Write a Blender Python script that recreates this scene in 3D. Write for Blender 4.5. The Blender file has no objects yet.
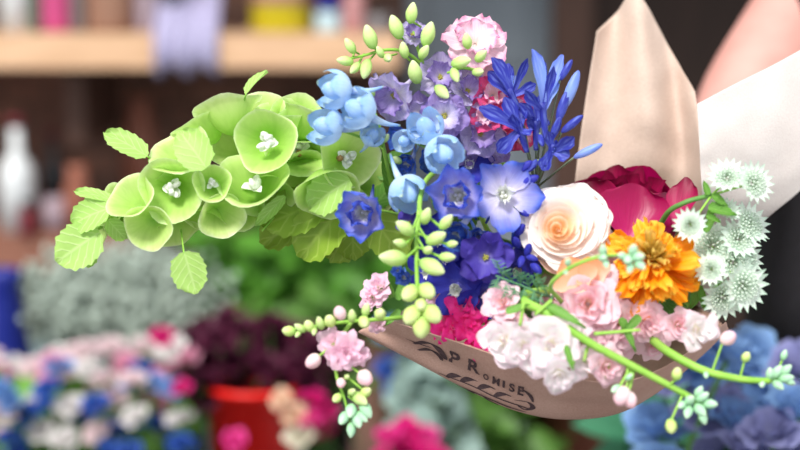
import bpy, bmesh, math, random
from mathutils import Vector, Matrix, Quaternion
import numpy as np
rnd = random.Random(7)
PI = math.pi
sc = bpy.context.scene
COL = sc.collection

# ------------------------------------------------------------------ camera
PITCH = math.radians(8)
CAM = Vector((0, 0, 1.30))
AR = Vector((1, 0, 0)); AF = Vector((0, math.cos(PITCH), -math.sin(PITCH))); AU = Vector((0, math.sin(PITCH), math.cos(PITCH)))
AB = -AF
cd = bpy.data.cameras.new('camera'); cam = bpy.data.objects.new('camera', cd); COL.objects.link(cam)
cam.location = CAM; cam.rotation_euler = (PI/2 - PITCH, 0, 0)
cd.lens = 72; cd.sensor_width = 36; cd.clip_start = 0.05
cd.dof.use_dof = True; cd.dof.focus_distance = 1.125; cd.dof.aperture_fstop = 3.0
sc.camera = cam

def at(px, py, d):
    return CAM + AR*((px-400)/1600*d) - AU*((py-225)/1600*d) + AF*d
def S(px, d): return px/1600*d
def dirv(f): return (AR*f[0] + AU*f[1] + AB*f[2]).normalized()
def frame(loc, z, s=1.0, roll=0.0):
    z = z.normalized()
    ref = AU if abs(z.dot(AU)) < 0.95 else AB
    x = ref.cross(z).normalized(); y = z.cross(x)
    R = Matrix((x, y, z)).transposed().to_4x4()
    return Matrix.Translation(loc) @ R @ Matrix.Rotation(roll, 4, 'Z') @ Matrix.Diagonal((s, s, s, 1))
def FR(px, py, d, f=(0,0,1), s=10, roll=None):
    return frame(at(px, py, d), dirv(f), S(s, d), rnd.uniform(0, 6.28) if roll is None else roll)

# ------------------------------------------------------------------ materials
def lin(c):
    return tuple(((v/255)/12.92 if v/255 <= .04045 else ((v/255+.055)/1.055)**2.4) for v in c) + (1,)
def newmat(name):
    m = bpy.data.materials.new(name); m.use_nodes = True
    nt = m.node_tree; nt.nodes.clear()
    out = nt.nodes.new('ShaderNodeOutputMaterial')
    return m, nt, out
def N(nt, t, **kw):
    n = nt.nodes.new(t)
    for k, v in kw.items(): setattr(n, k, v)
    return n
def math_(nt, op, a, b=None):
    n = N(nt, 'ShaderNodeMath', operation=op)
    for i, v in enumerate((a, b)):
        if v is None: continue
        if isinstance(v, (int, float)): n.inputs[i].default_value = v
        else: nt.links.new(v, n.inputs[i])
    return n.outputs[0]
def ramp(nt, fac, stops):
    r = N(nt, 'ShaderNodeValToRGB'); e = r.color_ramp.elements
    while len(e) < len(stops): e.new(0.5)
    for el, (p, c) in zip(e, stops): el.position = p; el.color = lin(c)
    nt.links.new(fac, r.inputs[0]); return r.outputs[0]
def mixc(nt, fac, a, b, blend='MIX'):
    n = N(nt, 'ShaderNodeMix', data_type='RGBA', blend_type=blend)
    if isinstance(fac, (int, float)): n.inputs[0].default_value = fac
    else: nt.links.new(fac, n.inputs[0])
    for i, v in ((6, a), (7, b)):
        if isinstance(v, tuple): n.inputs[i].default_value = lin(v)
        else: nt.links.new(v, n.inputs[i])
    return n.outputs[2]
def finish(nt, out, col, rough=.5, transl=0., bump=None, bstr=.2, bdist=.001, spec=.3, metal=0., sheen=0.):
    p = N(nt, 'ShaderNodeBsdfPrincipled')
    if isinstance(col, tuple): p.inputs['Base Color'].default_value = lin(col)
    else: nt.links.new(col, p.inputs['Base Color'])
    p.inputs['Roughness'].default_value = rough; p.inputs['Specular IOR Level'].default_value = spec
    p.inputs['Metallic'].default_value = metal
    if sheen: p.inputs['Sheen Weight'].default_value = sheen
    if bump is not None:
        b = N(nt, 'ShaderNodeBump'); b.inputs['Strength'].default_value = bstr; b.inputs['Distance'].default_value = bdist
        nt.links.new(bump, b.inputs['Height']); nt.links.new(b.outputs[0], p.inputs['Normal'])
    if transl > 0:
        t = N(nt, 'ShaderNodeBsdfTranslucent')
        if isinstance(col, tuple): t.inputs[0].default_value = lin(col)
        else: nt.links.new(col, t.inputs[0])
        mx = N(nt, 'ShaderNodeMixShader'); mx.inputs[0].default_value = transl
        nt.links.new(p.outputs[0], mx.inputs[1]); nt.links.new(t.outputs[0], mx.inputs[2])
        nt.links.new(mx.outputs[0], out.inputs[0])
    else: nt.links.new(p.outputs[0], out.inputs[0])
def petal_mat(name, stops, vein=.18, veincol=None, mottled=.12, transl=.3, rough=.5, vs=26):
    """pigment runs from the claw (v=0) to the lip (v=1) of the petal, with fine veins"""
    m, nt, out = newmat(name)
    uv = N(nt, 'ShaderNodeUVMap'); sp = N(nt, 'ShaderNodeSeparateXYZ'); nt.links.new(uv.outputs[0], sp.inputs[0])
    mp = N(nt, 'ShaderNodeMapping'); mp.inputs['Scale'].default_value = (vs, 2.2, 1); nt.links.new(uv.outputs[0], mp.inputs[0])
    nz = N(nt, 'ShaderNodeTexNoise'); nz.inputs['Scale'].default_value = 1; nz.inputs['Detail'].default_value = 2; nt.links.new(mp.outputs[0], nz.inputs[0])
    ob = N(nt, 'ShaderNodeTexCoord'); n2 = N(nt, 'ShaderNodeTexNoise'); n2.inputs['Scale'].default_value = 3.5; nt.links.new(ob.outputs['Object'], n2.inputs[0])
    fac = math_(nt, 'ADD', sp.outputs[1], math_(nt, 'MULTIPLY', math_(nt, 'SUBTRACT', n2.outputs[0], .5), mottled*2))
    c = ramp(nt, fac, stops)
    v = N(nt, 'ShaderNodeMapRange'); v.inputs[1].default_value = .45; v.inputs[2].default_value = .7; nt.links.new(nz.outputs[0], v.inputs[0])
    vc = veincol or tuple(int(x*.72) for x in stops[-1][1])
    c = mixc(nt, math_(nt, 'MULTIPLY', v.outputs[0], vein), c, vc)
    finish(nt, out, c, rough, transl, nz.outputs[0], .25, .0008)
    return m
def leaf_mat(name, base, vein, amt=.5, transl=.3, n=8, rough=.45):
    m, nt, out = newmat(name)
    uv = N(nt, 'ShaderNodeUVMap'); sp = N(nt, 'ShaderNodeSeparateXYZ'); nt.links.new(uv.outputs[0], sp.inputs[0])
    a = math_(nt, 'ABSOLUTE', math_(nt, 'SUBTRACT', sp.outputs[0], .5))
    w = math_(nt, 'SINE', math_(nt, 'MULTIPLY', math_(nt, 'SUBTRACT', math_(nt, 'MULTIPLY', sp.outputs[1], n), math_(nt, 'MULTIPLY', a, n*.8)), 2*PI))
    side = math_(nt, 'POWER', math_(nt, 'MAXIMUM', w, 0), 6)
    mid = math_(nt, 'SUBTRACT', 1, math_(nt, 'MINIMUM', math_(nt, 'MULTIPLY', a, 18), 1))
    f = math_(nt, 'MAXIMUM', mid, side)
    ob = N(nt, 'ShaderNodeTexCoord'); nz = N(nt, 'ShaderNodeTexNoise'); nz.inputs['Scale'].default_value = 2.5; nt.links.new(ob.outputs['Object'], nz.inputs[0])
    c = mixc(nt, math_(nt, 'MULTIPLY', nz.outputs[0], .6), base, tuple(int(x*.75) for x in base))
    c = mixc(nt, math_(nt, 'MULTIPLY', f, amt), c, vein)
    finish(nt, out, c, rough, transl, f, .3, .0008)
    return m
def noise_mat(name, c1, c2, scale=30, rough=.6, transl=0., bstr=.2, bdist=.001, spec=.3, metal=0., stretch=(1,1,1), sheen=0., detail=4):
    m, nt, out = newmat(name)
    ob = N(nt, 'ShaderNodeTexCoord'); mp = N(nt, 'ShaderNodeMapping'); mp.inputs['Scale'].default_value = stretch
    nt.links.new(ob.outputs['Object'], mp.inputs[0])
    nz = N(nt, 'ShaderNodeTexNoise'); nz.inputs['Scale'].default_value = scale; nz.inputs['Detail'].default_value = detail
    nt.links.new(mp.outputs[0], nz.inputs[0])
    c = ramp(nt, nz.outputs[0], [(.3, c1), (.7, c2)])
    finish(nt, out, c, rough, transl, nz.outputs[0], bstr, bdist, spec, metal, sheen)
    return m

M = {}
G = lambda *a: tuple(a)
M['bell'] = petal_mat('bell_green', [(0,(140,192,70)),(.35,(190,226,116)),(.8,(220,240,156)),(1,(242,250,208))], .35, (172,214,100), .1, .42, .4, 20)
M['bell_b'] = petal_mat('bell_green_bright', [(0,(124,180,56)),(.35,(172,218,96)),(.8,(206,234,138)),(1,(236,248,196))], .35, (156,206,88), .1, .42, .4, 20)
M['bell_leaf'] = leaf_mat('bell_leaf_green', (184,226,120), (222,242,176), .4, .38, 5)
M['olive_leaf'] = leaf_mat('olive_leaf', (150,184,66), (184,208,104), .4, .35, 4)
M['dark_leaf'] = leaf_mat('dark_leaf', (84,128,52), (130,166,86), .4, .3, 6)
M['mid_leaf'] = leaf_mat('mid_leaf', (110,168,66), (160,200,110), .4, .3, 6)
M['white_fl'] = petal_mat('bell_inner_white', [(0,(235,240,225)),(1,(252,252,250))], .05)
M['brown_fl'] = petal_mat('bell_inner_brown', [(0,(150,110,60)),(1,(200,160,110))], .1)
M['stem'] = noise_mat('stem_green', (136,190,72), (166,212,96), 60, .5, .15)
M['stem_dark'] = noise_mat('stem_deep_green', (78,128,58), (104,152,78), 60, .5, .1)
M['stem_grey'] = noise_mat('stem_grey_green', (120,146,112), (150,160,140), 60, .5, .1)
M['bud'] = petal_mat('bud_green', [(0,(150,204,90)),(.5,(208,234,148)),(1,(238,246,196))], .12, transl=.3)
M['bud_y'] = petal_mat('bud_yellow_green', [(0,(150,204,96)),(.5,(212,234,140)),(1,(240,246,190))], .1, transl=.3)
M['bud_grey'] = petal_mat('bud_mint', [(0,(140,200,130)),(.6,(186,230,196)),(1,(224,244,216))], .1, transl=.25)
M['bud_pink'] = petal_mat('bud_pink', [(0,(180,200,120)),(.3,(250,228,228)),(1,(248,206,218))], .15, (224,140,170), transl=.35)
M['d_pale'] = petal_mat('delphinium_pale', [(0,(170,196,240)),(.3,(216,234,250)),(.7,(184,216,248)),(.92,(150,192,244)),(1,(206,226,190))], .25, (130,170,232), transl=.35)
M['d_mid'] = petal_mat('delphinium_blue', [(0,(240,242,250)),(.25,(190,206,244)),(.6,(110,150,228)),(1,(62,104,208))], .35, (70,84,196), transl=.35)
M['d_lav'] = petal_mat('delphinium_lavender_blue', [(0,(252,250,254)),(.3,(222,216,246)),(.62,(150,156,232)),(.9,(78,110,216)),(1,(56,88,200))], .35, (136,116,204), transl=.35)
M['d_deep'] = petal_mat('delphinium_deep', [(0,(120,120,215)),(.3,(66,70,190)),(1,(44,46,164))], .3, (40,30,130), transl=.3)
M['d_viol'] = petal_mat('delphinium_violet', [(0,(150,140,210)),(.3,(92,78,180)),(1,(76,60,168))], .3, (50,34,130), transl=.3)
M['bee'] = petal_mat('bee_white', [(0,(220,225,200)),(1,(250,250,250))], .05, transl=.3)
M['eye_y'] = petal_mat('eye_yellow', [(0,(160,160,60)),(1,(226,220,120))], .1)
M['l_lilac'] = petal_mat('larkspur_lilac', [(0,(246,244,240)),(.35,(236,230,246)),(.8,(206,194,234)),(1,(176,158,218))], .4, (128,102,190), transl=.4)
M['l_viol'] = petal_mat('larkspur_violet', [(0,(232,224,242)),(.4,(190,172,222)),(1,(152,128,200))], .4, (104,74,164), transl=.35)
M['l_pink'] = petal_mat('larkspur_pink', [(0,(244,232,222)),(.4,(253,238,242)),(.85,(248,214,230)),(1,(236,156,198))], .3, (226,140,182), transl=.4)
M['l_hot'] = petal_mat('larkspur_hot_pink', [(0,(250,180,200)),(.5,(240,110,160)),(1,(226,70,136))], .3, (190,30,100), transl=.35)
M['aga'] = petal_mat('agapanthus_blue', [(0,(80,84,192)),(.5,(58,66,176)),(1,(46,48,156))], .6, (130,150,232), transl=.3, vs=5)
M['aga_pale'] = petal_mat('agapanthus_pale_blue', [(0,(120,130,220)),(.5,(140,170,240)),(1,(96,120,220))], .4, (190,210,250), transl=.3, vs=5)
M['rose_in'] = petal_mat('rose_heart', [(0,(253,214,160)),(.6,(255,228,196)),(1,(255,240,224))], .06, (250,206,160), transl=.4)
M['rose_mid'] = petal_mat('rose_middle', [(0,(253,212,176)),(.5,(255,232,214)),(1,(255,246,240))], .08, (246,196,170), transl=.4)
M['rose_out'] = petal_mat('rose_outer', [(0,(252,214,186)),(.35,(255,240,232)),(1,(255,250,248))], .08, (248,214,200), transl=.4)
M['rose_back'] = petal_mat('rose_underside', [(0,(246,160,110)),(.6,(248,182,146)),(1,(252,214,196))], .1, (240,150,110), transl=.35)
M['peony'] = petal_mat('peony_crimson', [(0,(186,30,100)),(.4,(170,10,82)),(.8,(142,6,62)),(1,(108,6,44))], .3, (96,0,38), transl=.2)
M['peony_out'] = petal_mat('peony_magenta', [(0,(196,50,124)),(.2,(172,12,92)),(.6,(156,6,78)),(1,(138,4,64))], .25, (140,0,60), transl=.2, rough=.35)
M['zin'] = petal_mat('marigold_orange', [(0,(240,130,8)),(.6,(252,170,20)),(1,(255,206,70))], .3, (226,100,4), transl=.3)
M['zin_d'] = petal_mat('marigold_deep_orange', [(0,(226,100,4)),(.6,(248,148,10)),(1,(254,178,34))], .3, (210,76,0), transl=.3)
M['zin_y'] = petal_mat('marigold_heart', [(0,(140,110,30)),(.5,(206,170,60)),(1,(240,206,110))], .25, (150,100,20), transl=.25)
M['ast'] = petal_mat('astrantia_bract', [(0,(214,234,214)),(.6,(240,248,240)),(1,(196,226,204))], .25, (170,212,182), transl=.35, vs=9)
M['ast_pin'] = petal_mat('astrantia_pin', [(0,(206,230,200)),(1,(246,252,246))], .05, transl=.3)
M['stock'] = petal_mat('stock_white', [(0,(244,240,206)),(.3,(246,242,240)),(.75,(246,243,244)),(1,(246,222,232))], .15, (240,206,220), transl=.38)
M['stock_p'] = petal_mat('stock_blush', [(0,(244,224,204)),(.4,(250,230,232)),(1,(248,212,224))], .25, (246,194,212), transl=.38)
M['stock_pp'] = petal_mat('stock_pink', [(0,(248,214,190)),(.4,(248,206,212)),(.8,(250,228,234)),(1,(244,190,208))], .3, (238,170,192), transl=.38)
M['snap'] = petal_mat('snapdragon_pink', [(0,(242,226,206)),(.4,(250,222,234)),(1,(246,206,226))], .25, (236,172,206), transl=.38)
M['mag'] = petal_mat('magenta_petal', [(0,(255,150,200)),(.4,(250,64,160)),(1,(240,40,146))], .25, (224,20,120), transl=.45)
M['bg_leaf'] = leaf_mat('bright_foliage', (90,150,50), (120,176,80), .3, .3, 5)
M['teal_leaf'] = leaf_mat('blue_green_leaf', (70,140,104), (110,170,130), .3, .3, 5)
M['euc_leaf'] = leaf_mat('eucalyptus_leaf', (150,176,168), (170,196,186), .3, .25, 4)
M['frond'] = noise_mat('frond_green', (86,142,104), (120,172,128), 80, .5, .2)
M['soil'] = noise_mat('dark_soil', (40,30,24), (64,50,40), 40, .9)

def kraft(name, c1, c2, transl):
    m, nt, out = newmat(name)
    ob = N(nt, 'ShaderNodeTexCoord')
    a = N(nt, 'ShaderNodeTexNoise'); a.inputs['Scale'].default_value = 900; a.inputs['Detail'].default_value = 3; nt.links.new(ob.outputs['Object'], a.inputs[0])
    b = N(nt, 'ShaderNodeTexNoise'); b.inputs['Scale'].default_value = 22; b.inputs['Detail'].default_value = 5; nt.links.new(ob.outputs['Object'], b.inputs[0])
    f = math_(nt, 'ADD', math_(nt, 'MULTIPLY', a.outputs[0], .55), math_(nt, 'MULTIPLY', b.outputs[0], .45))
    c = ramp(nt, f, [(.36, c1), (.64, c2)])
    finish(nt, out, c, .8, transl, f, .35, .0012, .15)
    return m
M['kraft'] = kraft('kraft_paper', (190,150,136), (208,172,158), .08)
M['kraft_in'] = kraft('kraft_paper_inside', (192,168,154), (210,188,174), .12)
M['white_paper'] = kraft('white_paper', (212,202,198), (224,216,212), .15)
M['ink'] = noise_mat('stamp_ink', (66,50,56), (98,78,80), 300, .8, 0, 0)
M['twine'] = noise_mat('twine', (150,120,80), (190,160,110), 200, .9)

# ------------------------------------------------------------------ mesh builder
class MB:
    def __init__(self): self.v = []; self.f = []; self.uv = []; self.mi = []
    def grid(self, P, U, cyc=False, mi=0, Mx=None):
        """P[j][i] -> points, U[j][i] -> uv"""
        o = len(self.v); nj = len(P); ni = len(P[0])
        for j in range(nj):
            for i in range(ni):
                p = Vector(P[j][i]); self.v.append(tuple(Mx @ p) if Mx is not None else tuple(p))
        for j in range(nj-1):
            for i in range(ni if cyc else ni-1):
                k = (i+1) % ni
                self.f.append((o+j*ni+i, o+j*ni+k, o+(j+1)*ni+k, o+(j+1)*ni+i))
                u1 = U[j][i]; u2 = U[j][k] if k else (1.0, U[j][0][1]); u3 = U[j+1][k] if k else (1.0, U[j+1][0][1])
                self.uv.append((u1, u2, u3, U[j+1][i])); self.mi.append(mi)
    def mesh(self, name, mats, smooth=True):
        me = bpy.data.meshes.new(name); me.from_pydata(self.v, [], self.f)
        uvl = me.uv_layers.new(name='UVMap')
        flat = [c for f in self.uv for p in f for c in p]
        uvl.data.foreach_set('uv', flat)
        for m in mats: me.materials.append(m)
        me.polygons.foreach_set('material_index', self.mi)
        me.polygons.foreach_set('use_smooth', [smooth]*len(self.f))
        me.update(); return me
def interp(tab, t):
    for (a, x), (b, y) in zip(tab, tab[1:]):
        if t <= b:
            k = (t-a)/(b-a) if b > a else 0; k = k*k*(3-2*k); return x+(y-x)*k
    return tab[-1][1]
WIDE = [(0,.16),(.2,.55),(.5,.95),(.75,1),(.92,.86),(1,.62)]
ROUND = [(0,.22),(.25,.62),(.6,1),(.85,.86),(1,.5)]
OVAL = [(0,.15),(.3,.75),(.55,1),(.8,.72),(.93,.4),(1,.06)]
STRAP = [(0,.5),(.4,.85),(.7,1),(.88,.75),(1,.12)]
POINT = [(0,.5),(.35,1),(.65,.72),(.85,.35),(1,.03)]
HEART = [(0,.5),(.12,.95),(.35,1.0),(.65,.8),(.88,.42),(1,.05)]
def petal(mb, L, W, prof=ROUND, bend=0, cup=0, ruf=0, rf=5, nu=6, nv=7, tip=.25, serr=0, sn=9, Mx=None, mi=0, twist=0, r=rnd):
    ph = r.uniform(0, 6.28); y = z = 0; P = []; U = []
    for j in range(nv+1):
        t = j/nv; a = bend*t
        if j: y += L/nv*math.cos(bend*(t-.5/nv)); z += L/nv*math.sin(bend*(t-.5/nv))
        w = W*interp(prof, t)/2
        if serr: w *= 1 + serr*(((t*sn) % 1)-.5)
        row = []; ur = []
        for i in range(nu+1):
            s = 2*i/nu-1
            x = s*w; n = cup*s*s*w + ruf*t*t*math.sin(rf*s+ph+2*t) + twist*s*w*t
            back = tip*L*s*s*t**4*.5
            yy = y-math.cos(a)*back-math.sin(a)*n; zz = z-math.sin(a)*back+math.cos(a)*n
            row.append((x, yy, zz)); ur.append(((s+1)/2, t))
        P.append(row); U.append(ur)
    mb.grid(P, U, mi=mi, Mx=Mx)
def PM(phi, e, r0=0, z0=0):      # a petal that starts r0 from the axis, points out along phi and rises by e
    return Matrix.Rotation(phi-PI/2, 4, 'Z') @ Matrix.Translation((0, r0, z0)) @ Matrix.Rotation(e, 4, 'X')
def revpetal(mb, r0, r1, h, dphi, phi0=0, z0=0, reflex=0, curl=0, ruf=0, rf=4, drop=.3, pw=.8, spiral=.1, narrow=.5, nu=10, nv=7, mi=0, Mx=None, r=rnd, notch=0):
    ph = r.uniform(0, 6.28); P = []; U = []
    for j in range(nv+1):
        t = j/nv; row = []; ur = []
        for i in range(nu+1):
            s = 2*i/nu-1
            tt = t*(1-drop*s*s - notch*math.exp(-(s/.18)**2))
            R = r0+(r1-r0)*math.sin(tt*PI/2)**pw+reflex*tt**4
            R *= 1+spiral*s
            H = z0+h*tt-curl*tt**5
            fi = phi0+s*dphi/2*(narrow+(1-narrow)*math.sin(min(1, tt*1.4)*PI/2))
            k = math.sin(rf*s+ph); R += ruf*k*tt**3; H += ruf*.7*math.cos(rf*1.3*s+ph)*tt**3
            row.append((R*math.cos(fi), R*math.sin(fi), H)); ur.append(((s+1)/2, t))
        P.append(row); U.append(ur)
    mb.grid(P, U, mi=mi, Mx=Mx)
def revolve(mb, prof, n=16, wave=None, mi=0, Mx=None, groove=0, gn=5):
    P = []; U = []
    for j, (r_, z_) in enumerate(prof):
        t = j/(len(prof)-1); row = []; ur = []
        for i in range(n):
            a = 2*PI*i/n; r = r_*(1+groove*math.cos(gn*a)); z = z_
            if wave: r, z = wave(r, z, a, t)
            row.append((r*math.cos(a), r*math.sin(a), z)); ur.append((i/n, t))
        P.append(row); U.append(ur)
    mb.grid(P, U, True, mi, Mx)
def egg(mb, L=1., R=.6, n=10, m=9, mi=0, Mx=None, groove=0, gn=5, point=1.):
    prof = []
    for j in range(m+1):
        t = j/m; z = -L*math.cos(PI*t); r = R*math.sin(PI*t)
        if t > .5: r *= 1-(1-point)*((t-.5)*2)
        prof.append((max(r, .002*R), z))
    revolve(mb, prof, n, mi=mi, Mx=Mx, groove=groove, gn=gn)
def spline(pts, k=8):
    p = [Vector(q) for q in pts]
    if len(p) == 2: return [p[0].lerp(p[1], i/k) for i in range(k+1)]
    p = [p[0]*2-p[1]]+p+[p[-1]*2-p[-2]]; out = []
    for i in range(1, len(p)-2):
        a, b, c, d = p[i-1:i+3]
        for s in range(k):
            t = s/k
            out.append(.5*((2*b)+(c-a)*t+(2*a-5*b+4*c-d)*t*t+(3*b-a-3*c+d)*t**3))
    out.append(p[-2]); return out
def tube(mb, pts, r0, r1=None, n=7, k=8, mi=0, Mx=None):
    r1 = r0 if r1 is None else r1; q = spline(pts, k); P = []; U = []
    ref = Vector((.31, .57, .76))
    for j, c in enumerate(q):
        tg = (q[min(j+1, len(q)-1)]-q[max(j-1, 0)]).normalized()
        x = tg.cross(ref).normalized(); y = tg.cross(x); t = j/(len(q)-1); r = r0+(r1-r0)*t
        P.append([c+(x*math.cos(2*PI*i/n)+y*math.sin(2*PI*i/n))*r for i in range(n)]); U.append([(i/n, t) for i in range(n)])
    P.append([q[-1]]*n); U.append([(i/n, 1) for i in range(n)])
    P.insert(0, [q[0]]*n); U.insert(0, [(i/n, 0) for i in range(n)])
    mb.grid(P, U, True, mi, Mx)
def box(mb, x0, x1, y0, y1, z0, z1, mi=0, Mx=None):
    c = [(x0,y0),(x1,y0),(x1,y1),(x0,y1)]
    u4 = [(i/4, 0) for i in range(4)]; u5 = [(i/4, 1) for i in range(4)]
    mb.grid([[(x,y,z0) for x,y in c],[(x,y,z1) for x,y in c]], [u4,u5], True, mi, Mx)
    mb.grid([[(x0,y0,z0),(x0,y1,z0)],[(x1,y0,z0),(x1,y1,z0)]], [[(0,0),(0,1)],[(1,0),(1,1)]], False, mi, Mx)
    mb.grid([[(x0,y0,z1),(x1,y0,z1)],[(x0,y1,z1),(x1,y1,z1)]], [[(0,0),(0,1)],[(1,0),(1,1)]], False, mi, Mx)

# ------------------------------------------------------------------ objects
def tag(o, label, cat, group=None, kind=None):
    o['label'] = label; o['category'] = cat
    if group: o['group'] = group
    if kind: o['kind'] = kind
    return o
def thing(name, label, cat, loc, group=None):
    o = bpy.data.objects.new(name, None); o.empty_display_size = .02; COL.objects.link(o); o.location = loc
    return tag(o, label, cat, group)
def part(name, me, parent, Mw=None, label=None):
    """Mw: world matrix; None means the mesh is given in world coordinates"""
    o = bpy.data.objects.new(name, me); COL.objects.link(o); Mw = Mw or Matrix()
    if parent is not None:
        o.parent = parent; o.matrix_basis = wm(parent).inverted() @ Mw
    else: o.matrix_basis = Mw
    if label: o['label'] = label
    return o
def wm(o):
    m = o.matrix_basis.copy() if o.type != 'EMPTY' else Matrix.Translation(o.location) @ o.rotation_euler.to_matrix().to_4x4()
    return wm(o.parent) @ m if o.parent else m
def single(name, mb_or_me, mats, label, cat, Mw=None, group=None, kind=None):
    me = mb_or_me.mesh(name, mats) if isinstance(mb_or_me, MB) else mb_or_me
    o = part(name, me, None, Mw); return tag(o, label, cat, group, kind)
def struct(name, mb, mats, parent=None):
    o = part(name, mb.mesh(name, mats, False), parent)
    if parent is None: o['kind'] = 'structure'
    return o
def place(proto, parent, Mw, label=None):
    name, me, subs = proto
    o = part(name, me, parent, Mw, label)
    for sn, sm in subs:
        s = bpy.data.objects.new(sn, sm); COL.objects.link(s); s.parent = o
    return o
def worldstem(parent, pts, r0, r1, mat=None, name='stem', n=7, k=8):
    mb = MB(); tube(mb, pts, r0, r1, n, k)
    # mesh kept relative to its first point
    o = Vector(pts[0]); mb.v = [tuple(Vector(v)-o) for v in mb.v]
    return part(name, mb.mesh(name, [mat or M['stem']]), parent, Matrix.Translation(o))
NECK = at(692, 300, 1.40)
def neck(k=0): return NECK + Vector((rnd.uniform(-.007,.007), rnd.uniform(-.007,.007), rnd.uniform(-.007,.007)))

# ------------------------------------------------------------------ petal prototypes (unit radius, facing +Z)
def bell_mesh(seed, mat, flare=1.):
    r = random.Random(seed); a1, a2 = r.uniform(0,6), r.uniform(0,6); mb = MB()
    prof = [(.002,-1.0),(.12,-.98),(.22,-.92),(.36,-.8),(.54,-.6),(.7,-.4),(.83,-.22),(.93,-.09),(1.0*flare,0),(1.03*flare,.015)]
    def wv(rr, z, a, t):
        return rr*(1+.05*t*math.sin(3*a+a1)+.03*t*math.sin(5*a+a2)), z+.09*t**3*math.sin(2*a+a2)+.035*t**3*math.sin(5*a+a1)
    revolve(mb, prof, 26, wv); return mb.mesh('bell', [mat])
def bell_flower(seed, brown):
    r = random.Random(seed); mb = MB()
    for k in range(5):
        a = r.uniform(0, 6.28); q = r.uniform(.02,.24)
        egg(mb, .2, .1, 7, 6, 0, Matrix.Translation((q*math.cos(a), q*math.sin(a), -.35+r.uniform(-.1,.16))) @ Matrix.Rotation(r.uniform(-.9,.9), 4, 'X') @ Matrix.Rotation(r.uniform(-.9,.9), 4, 'Y'))
    for k in range(3):
        a = k*2.1+seed; petal(mb, .4, .3, ROUND, -1.2, .5, Mx=PM(a, 1.2, .03, -.5), nu=4, nv=5)
    if brown: egg(mb, .15, .11, 7, 6, 1, Matrix.Translation((-.18, .1, -.34)))
    return mb.mesh('bell_flower', [M['white_fl'], M['brown_fl']])
RLEAF = [(0,.3),(.15,.85),(.45,1),(.75,.88),(.92,.55),(1,.25)]
BELLS = [bell_mesh(i, M['bell'] if i % 2 else M['bell_b'], 1+.05*(i % 3)) for i in range(6)]
BELLF = [bell_flower(1, 0), bell_flower(2, 1), bell_flower(3, 0)]

def leaf_mesh(seed, mat, W=.8, serr=.16, sn=7, bend=-.3, cup=.25, prof=HEART, ruf=.05):
    mb = MB(); petal(mb, 1, W, prof, bend, cup, ruf, 4, 8, sn*4 if serr else 12, .1, serr, sn, r=random.Random(seed))
    return mb.mesh('leaf', [mat])
LEAF = {k: [leaf_mesh(i+3, M[k], .72+.1*(i % 3), .13, 6, rnd.uniform(-.6,.1), rnd.uniform(.1,.4), RLEAF if k in ('bell_leaf','olive_leaf') else HEART) for i in range(3)] for k in ('bell_leaf','olive_leaf','dark_leaf','mid_leaf')}
def lay_leaf(parent, px, py, d, to, f, mat, Wd=None, name='leaf', i=0):
    """leaf from (px,py) to pixel point to, its face turned to f"""
    a = at(px, py, d); b = at(to[0], to[1], to[2] if len(to) > 2 else d)
    y = (b-a); L = y.length; y.normalize(); z = dirv(f); x = y.cross(z).normalized(); z = x.cross(y)
    Mx = Matrix.Translation(a) @ Matrix((x, y, z)).transposed().to_4x4() @ Matrix.Diagonal((L*(Wd or 1), L, L, 1))
    return part(name, LEAF[mat][i % 3], parent, Mx)

def floret(seed, mats, n=5, W=.95, e=.12, bend=.15, cup=.2, ruf=.04, rf=3, prof=ROUND, L=1, layers=1, r0=.06, eye=None, spur=None, e2=.5, tip=.25, name='floret', nu=6, nv=7):
    r = random.Random(seed); mb = MB()
    for l in range(layers):
        q = 1-.22*l
        for k in range(n):
            a = 2*PI*(k+.5*l)/n+r.uniform(-.12,.12)
            petal(mb, L*q*r.uniform(.93,1.05), W*q, prof, bend+r.uniform(-.12,.12), cup+r.uniform(-.1,.1), ruf, rf, nu, nv, tip,
                  Mx=PM(a, e+e2*l+r.uniform(-.08,.08), r0, .015*(k % 2)+.05*l), mi=l % len(mats) if len(mats) > 1 else 0, r=r)
    if spur:
        tube(mb, [(0,0,.02),(0,-.05,-.4),(0,-.2,-.9),(0,-.5,-spur)], .16, .03, 6, 4)
    me = mb.mesh(name, mats); subs = []
    if eye == 'bee':
        b = MB()
        for k in range(4): petal(b, .46, .34, ROUND, .8, .5, .08, Mx=PM(k*PI/2+.4, .75, .03, .05), nu=4, nv=4, r=r)
        for k in range(3): egg(b, .1, .06, 6, 5, 0, Matrix.Translation((.06*math.cos(k*2.1), .06*math.sin(k*2.1), .16)))
        subs = [('eye', b.mesh('eye', [M['bee']]))]
    elif eye == 'yellow':
        b = MB()
        for k in range(9):
            a = k*2.4; q = .035*math.sqrt(k)
            egg(b, .1, .04, 5, 5, 0, Matrix.Translation((q*math.cos(a), q*math.sin(a), .12)))
        subs = [('eye', b.mesh('eye', [M['eye_y']]))]
    return (name, me, subs)
FL = {}
FL['d_lav'] = [floret(i, [M['d_lav']], eye='bee', W=.78, e=.3, bend=.3, cup=.34, ruf=.11, rf=4, prof=WIDE, spur=1.6) for i in (1,2)]
FL['d_cup'] = [floret(i+70, [M['d_lav']], eye='bee', W=.82, e=.62, bend=.75, cup=.42, ruf=.1, rf=4, prof=WIDE, layers=2, e2=.35, spur=1.5) for i in (1,2)]
FL['d_mid'] = [floret(i, [M['d_mid']], eye='bee', W=.96, e=.62, bend=.65, cup=.42, ruf=.09, rf=4, prof=WIDE, layers=2, e2=.3, spur=1.5) for i in (3,4)]
FL['d_viol'] = [floret(i, [M['d_viol']], eye='yellow', W=.86, e=.18, bend=.1, cup=.25, ruf=.1, rf=4, prof=WIDE, layers=2, e2=.3, spur=1.4) for i in (5,6)]
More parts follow.
